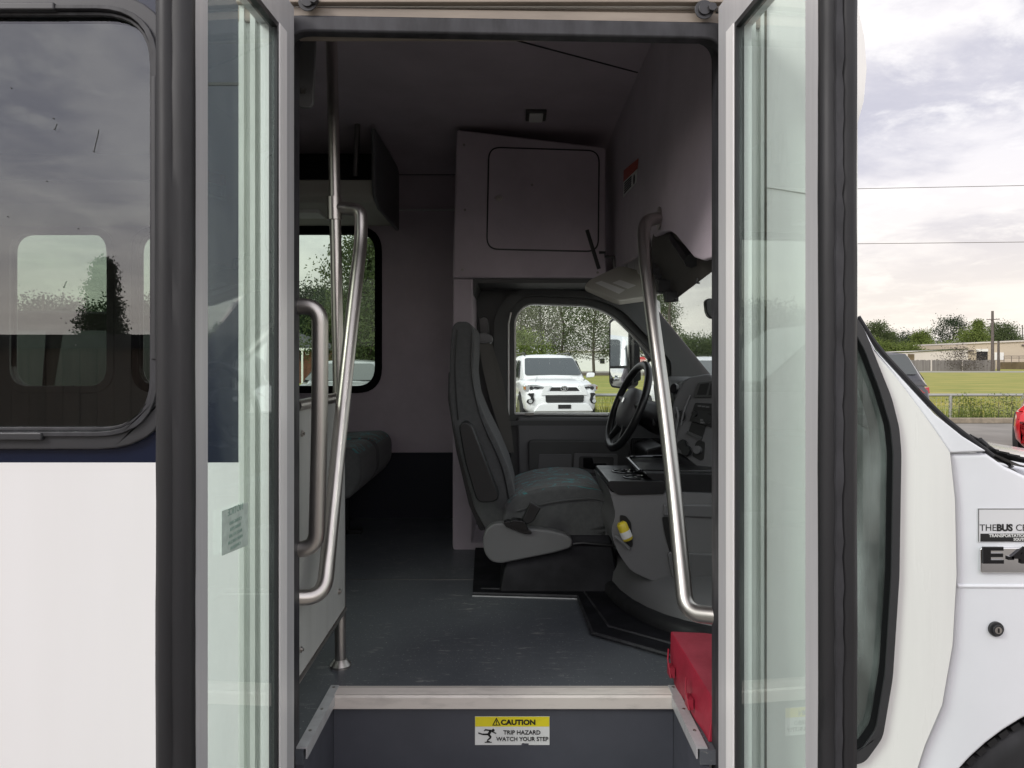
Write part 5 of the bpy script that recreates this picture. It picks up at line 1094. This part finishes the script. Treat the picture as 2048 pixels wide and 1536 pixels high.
# ------------------------------------------------------------------ vehicles: local x across, y from nose to tail, z up
def vehicle(name, loc, rz, paint, label, cat, W=1.9, L=4.75, hood=1.12, roof=1.74, cowl=1.30, r0=2.15, r1=3.9, tail=4.65, rails=False, face='suv', mirrors=True, group=None, clear=.30, hb=1.02, rearglass=True, wr=.37, gm='carglass', kc=1.0):
    root = empty(name, loc); root.rotation_euler = (0, 0, rz); WM[root.name] = Matrix.Translation(loc); tag(root, label, cat, group)
    loc = Vector(loc); hw = W / 2
    def B(m, nm, mt, par=None, **k):
        m.v = [tuple(Vector(p) + loc) for p in m.v]; o = m.build(nm, mt, par or root, **k); return o
    def sec(y, zt, k, zbot, kt=.86):
        w_ = hw * k
        pts = [(0, zbot), (w_ * .86, zbot), (w_ * .97, zbot + .12), (w_, zbot + .32), (w_ * .985, zt - .22), (w_ * .95, zt - .09), (w_ * kt, zt - .02), (w_ * .5, zt + .012), (0, zt + .02)]
        return [Vector((a, y, b_)) for a, b_ in pts] + [Vector((-a, y, b_)) for a, b_ in pts[-2:0:-1]]
    st = [(0, hood - .30, .80, clear + .08), (.04, hood - .24, .86, clear + .03), (.14, hood - .17, .925, clear), (.35, hood - .11, .965, clear), (.7, hood - .06, .99, clear - .02), (cowl, hood, 1, clear - .05), (2.4, hb, 1, clear - .06), (3.3, hb, 1, clear - .06), (tail - .5, hb + .02, .985, clear - .02), (tail - .15, hb + .0, .95, clear), (tail, hb - .05, .90, clear + .05), (tail + .05, hb - .35, .86, clear + .10)]
    m = MB(); m.loft([sec(*s_) for s_ in st]); body = B(m, 'body', M[paint], smooth=50)
    # greenhouse
    def gh(y, z0, z1, k, k1):
        w0, w1 = hw * k, hw * k1 * kc
        pts = [(0, z0), (w0, z0), (w0 + (w1 - w0) * .85, z0 + (z1 - z0) * .85), (w1 * .93, z1 - .02 * min(1, (z1 - z0))), (w1 * .5, z1 + .02), (0, z1 + .03)]
        return [Vector((a, y, b_)) for a, b_ in pts] + [Vector((-a, y, b_)) for a, b_ in pts[-2:0:-1]]
    zb0 = hb - .06; H_ = roof
    m = MB(); m.loft([gh(cowl - .08, zb0, hood + .0, .86, .84), gh(r0 - .05, zb0, H_ - .05, .94, .77), gh(r0 + .15, zb0, H_, .94, .76), gh((r0 + r1) / 2, zb0, H_ + .01, .94, .76), gh(r1, zb0, H_ - .02, .93, .74), gh(tail - .08, zb0, hb + .08, .90, .76)]); B(m, 'cabin', M[paint], smooth=50)
    def lift(v, d): return v + Vector(d)
    # windscreen: quad just proud of the slope
    def quad(y0, z0, k0, y1, z1, k1, off):
        a, b_, c_, d_ = Vector((-hw * k0, y0, z0)), Vector((hw * k0, y0, z0)), Vector((hw * k1, y1, z1)), Vector((-hw * k1, y1, z1))
        n = (b_ - a).cross(d_ - a).normalized(); n = n if n.z > 0 else -n
        return [p + n * off for p in roundpoly([a, b_, c_, d_], .09, 4)], n
    yk = lambda f: (cowl - .08) + (r0 - .05 - cowl + .08) * f
    zk = lambda f: hood + (H_ - .05 - hood) * f
    q, n = quad(yk(.07), zk(.07) + .016, .80, yk(.90), zk(.90) + .02, .70 * kc, .012); m = MB(); m.prism(q, n * .008); ws = B(m, 'windscreen', M['carglass'])
    yt = lambda f: (tail - .08) + (r1 - tail + .08) * f; zt = lambda f: hb + .08 + (H_ - .02 - hb - .08) * f
    q, n = quad(yt(.12), zt(.12) + .016, .74, yt(.88), zt(.88) + .02, .68, .010); m = MB(); m.prism(q, n * .008); B(m, 'rear_window', M['carglass'])
    for s in (-1, 1):
        for ya, yb_, ta, tb in ((cowl + .35, 2.55, .42, .04), (2.65, r1 - .45, .02, .02), (r1 - .37, r1 + .25, .02, .35)):
            f0, f1 = .12, .80
            def sp(y, f): 
                return Vector((s * (hw * (.94 + (.77 * kc - .94) * f) + .012), y, zb0 + .05 + (H_ - zb0 - .05) * f))
            m = MB(); qq = [sp(ya, f0), sp(yb_, f0), sp(yb_ - tb, f1), sp(ya + ta, f1)]; m.prism(roundpoly(qq, .04, 3), (s * .006, 0, 0)); B(m, 'side_window', M[gm])
        for y_ in (.92, tail - .95):
            m = MB(); m.disc((s * (hw - .2), y_, wr), (s, 0, 0), wr, .21, 28); wl = B(m, 'wheel', M['tyre'], bevel=.02)
            m = MB(); m.disc((s * (hw + .012), y_, wr), (s, 0, 0), wr * .62, .004, 20); B(m, 'rim', M['alloy'], wl)
            m = MB(); m.disc((s * (hw * .985 - .06), y_, wr + .01), (s, 0, 0), wr + .07, .065, 28); B(m, 'wheel_arch', M['tyre'], body)
        if mirrors: m = MB(); m.prism(roundpoly([Vector((s * (hw + .01), cowl + .35, hb + .05)), Vector((s * (hw + .24), cowl + .33, hb + .07)), Vector((s * (hw + .25), cowl + .33, hb + .19)), Vector((s * (hw + .05), cowl + .35, hb + .19))], .04), (0, .10, 0)) and B(m, 'wing_mirror', M[paint], bevel=.02, seg=3)
        # tail lamps
        m = MB(); m.prism(roundpoly([Vector((s * hw * .62, tail + .0, hb - .17)), Vector((s * hw * .90, tail - .06, hb - .19)), Vector((s * hw * .93, tail - .13, hb - .07)), Vector((s * hw * .62, tail - .03, hb - .10))], .02), (0, -.10, 0))
        m.v = [(a, b_ + .055, c_) for a, b_, c_ in m.v]; B(m, 'tail_lamp', M['tailred'], bevel=.01)
        if rails:
            m = MB(); m.tube(fillet([(s * hw * .66, r0 + .1, H_), (s * hw * .66, r0 + .2, H_ + .07), (s * hw * .66, r1 - .1, H_ + .06), (s * hw * .66, r1, H_ - .01)], .05), .018, 8); B(m, 'roof_rail', M['black'])
    if face == 'detailed':
        def fz(py): return 1.58 + (CY - py) / 80.2
        def fx(px): return (px - 1121) / 80.2
        def fp(l, y0=.0, d=.03, r=.02): return roundpoly([Vector((fx(a), y0, fz(b_))) for a, b_ in l], r, 3)
        m = MB(); m.prism(fp([(1088, 804.5), (1164, 804.5), (1165, 790.5), (1087, 790.5)], -.035, r=.03), (0, .08, 0)); B(m, 'lower_grille', M['black'])
        m = MB()
        for k in range(4): m.box(fx(1089), fx(1163), -.042, -.036, fz(793 + k * 3.2) - .004, fz(793 + k * 3.2) + .004)
        B(m, 'grille_bar', M['trim'])
        m = MB(); m.prism(fp([(1095, 782), (1100, 774.5), (1150, 774.5), (1157, 782)], -.01), (0, .10, 0)); B(m, 'upper_grille', M['black'])
        m = MB(); m.prism(fp([(1079, 787), (1085, 771), (1099, 771), (1091, 783), (1161, 783), (1153, 771), (1165, 771), (1172, 787), (1172, 790), (1079, 790)], -.03, r=.01), (0, .14, 0)); B(m, 'grille_surround', M[paint], bevel=.02, seg=3)
        # bumper corners
        m = MB(); m.loft([[Vector((fx(a), y_, fz(b_))) for a, b_ in ((1062, 823), (1184, 823), (1176, 809), (1168, 806), (1084, 806), (1072, 809))] for y_ in (-.06, .2)]); B(m, 'bumper', M[paint], bevel=.03, seg=3)
        m = MB(); m.box(fx(1112), fx(1138), -.075, -.058, fz(817), fz(809)); pl_ = B(m, 'number_plate', M['ink'], bevel=.004)
        em = Vector((fx(1125), -.03, fz(777)))
        def ring(cx_, cz_, a, b_, r=.010): return [em + Vector((cx_ + a * math.cos(t_), 0, cz_ + b_ * math.sin(t_))) for t_ in [2 * math.pi * i / 24 for i in range(25)]]
        m = MB(); m.tube(ring(0, 0, .088, .060), .010, 6, caps=False); m.tube(ring(0, .018, .052, .026), .008, 6, caps=False); m.tube(ring(0, -.004, .024, .052), .008, 6, caps=False); B(m, 'emblem', M['chrome'])
        for s in (-1, 1):
            def mp2(l): return [(1121 + s * (a - 1121), b_) for a, b_ in l]
            hl = mp2([(1156, 773), (1172, 769.5), (1190, 769), (1197, 772), (1196, 781), (1188, 784), (1175, 781)])
            m = MB(); pts = [Vector((fx(a), .0 + max(0, abs(fx(a)) - .45) ** 2 * .75, fz(b_))) for a, b_ in hl]; m.prism([p + Vector((0, -.012, 0)) for p in pts], (0, .16, 0)); h_ = B(m, 'headlight', M['lamp'], bevel=.008)
            m = MB(); pts = [Vector((fx(a), .0 + max(0, abs(fx(a)) - .45) ** 2 * .75 - .02, fz(b_))) for a, b_ in mp2([(1160, 775), (1176, 779), (1186, 781), (1176, 773)])]; m.prism(pts, (0, .02, 0)); m.disc(Vector((fx(1121 + s * 62), .04, fz(776))), (0, -1, 0), .045, .02, 12); B(m, 'reflector', M['black'], h_)
            m = MB(); pts = [Vector((fx(a), .0 + max(0, abs(fx(a)) - .45) ** 2 * .75 - .016, fz(b_))) for a, b_ in mp2([(1193, 773), (1197, 774), (1196, 779), (1193, 780)])]; m.prism(pts, (0, .02, 0)); B(m, 'turn_signal', M['amber'], h_)
            fg = mp2([(1178, 786), (1187, 786), (1190, 789), (1185, 793), (1184, 797), (1190, 799), (1192, 804), (1188, 808), (1180, 806), (1177, 800), (1179, 793)])
            m = MB(); pts = [Vector((fx(a), -.045 + max(0, abs(fx(a)) - .45) ** 2 * .35, fz(b_))) for a, b_ in fg]; m.prism(pts, (0, .1, 0)); B(m, 'fog_surround', M['black'])
            c_ = Vector((fx(1121 + s * 64.5), -.0, fz(802))); m = MB(); m.disc(c_ + Vector((0, -.04, 0)), (0, -1, 0), .048, .02, 16); B(m, 'fog_lamp', M['lamp'])
        m = MB(); m.tube([(-.62, .45, hood - .075), (-.5, .9, hood - .02), (-.45, cowl - .1, hood + .02)], .012, 5); m.tube([(.62, .45, hood - .075), (.5, .9, hood - .02), (.45, cowl - .1, hood + .02)], .012, 5); B(m, 'bonnet_crease', M[paint], body)
    else:
        m = MB(); m.prism(roundpoly([Vector((-.55, -.03, clear + .16)), Vector((.55, -.03, clear + .16)), Vector((.6, -.03, clear + .34)), Vector((-.6, -.03, clear + .34))], .03), (0, .1, 0)); B(m, 'grille', M['black'])
        for s in (-1, 1):
            m = MB(); m.prism(roundpoly([Vector((s * .5, -.01, hood - .34)), Vector((s * hw * .86, .08, hood - .36)), Vector((s * hw * .9, .14, hood - .22)), Vector((s * .6, .0, hood - .26))], .02), (0, .12, 0)); B(m, 'headlight', M['lamp'], bevel=.01)
    return root
vehicle('parked_car', (1.25, 18.7, 0), R(7), 'p_white', 'white four-wheel-drive car facing the driver window', 'car', W=1.92, L=4.8, hood=1.17, roof=1.76, cowl=1.25, r0=2.1, r1=4.2, tail=4.75, rails=True, face='detailed', hb=1.10)
vehicle('parked_car', (-3.35, 14.2, 0), R(4), 'p_silver', 'silver car facing the far bus window', 'car', W=1.85, hood=1.16, roof=1.60, cowl=.8, r0=1.7, r1=3.9, tail=4.5, hb=1.08, kc=.84)
vehicle('parked_van', (4.35, 13.6, 0), R(3), 'p_white', 'white van seen low through the windscreen', 'van', W=1.95, hood=1.25, roof=1.66, cowl=1.0, r0=1.8, r1=4.3, tail=4.8, hb=1.12)
vehicle('parked_car', (6.95, 18.6, 0), R(180), 'p_dark', 'dark grey crossover seen from behind beyond the windscreen pillar', 'car', W=1.9, hood=1.08, roof=1.77, cowl=1.35, r0=2.2, r1=4.1, tail=4.6, hb=1.18)
vehicle('parked_car', (11.4, 15.0, 0), R(143), 'p_red', 'red low car at the edge of the picture, tail towards the bus', 'car', W=1.86, hood=.82, roof=1.25, cowl=1.6, r0=2.35, r1=3.1, tail=4.5, hb=.86, wr=.33, clear=.22, mirrors=False)
vehicle('parked_van', (-1.75, 8.0, 0), R(93), 'p_brown', 'dark van parked close beyond the bus, seen through the smoked window', 'van', W=2.0, hood=1.3, roof=2.06, cowl=.9, r0=1.75, r1=4.6, tail=5.2, hb=1.15, gm='black')
vehicle('parked_van', (-8.0, 6.1, 0), R(90), 'p_white', 'white van reflected in the outside mirror', 'van', W=2.0, hood=1.3, roof=2.1, cowl=1.0, r0=1.9, r1=4.5, tail=5.0, hb=1.15)

# ------------------------------------------------------------------ behind the camera, seen only in the glass
fb = empty('board_fence', (-3, -3.6, 0)); tag(fb, 'dark brown board fence mirrored in the smoked side window', 'fence')
m = MB(); rnd = random.Random(12); x_ = -14.0
while x_ < 3:
    m.box(x_, x_ + .143, -3.62 - rnd.uniform(0, .006), -3.59, 0, 1.74); x_ += .15
m.build('board_panel', M['fencedark'], fb, smooth=0)
m = MB(); m.box(-14, 3, -3.66, -3.55, 1.70, 1.82); m.build('cap_rail', M['black'], fb)
tree('conical_tree', (-22.3, -38, 0), 7.2, 2.5, 'cone', 'leaf_dark', 24000, .085, 201, trunk_r=.12, base=.12, clumps=110, label='small conical tree mirrored in the smoked side window')
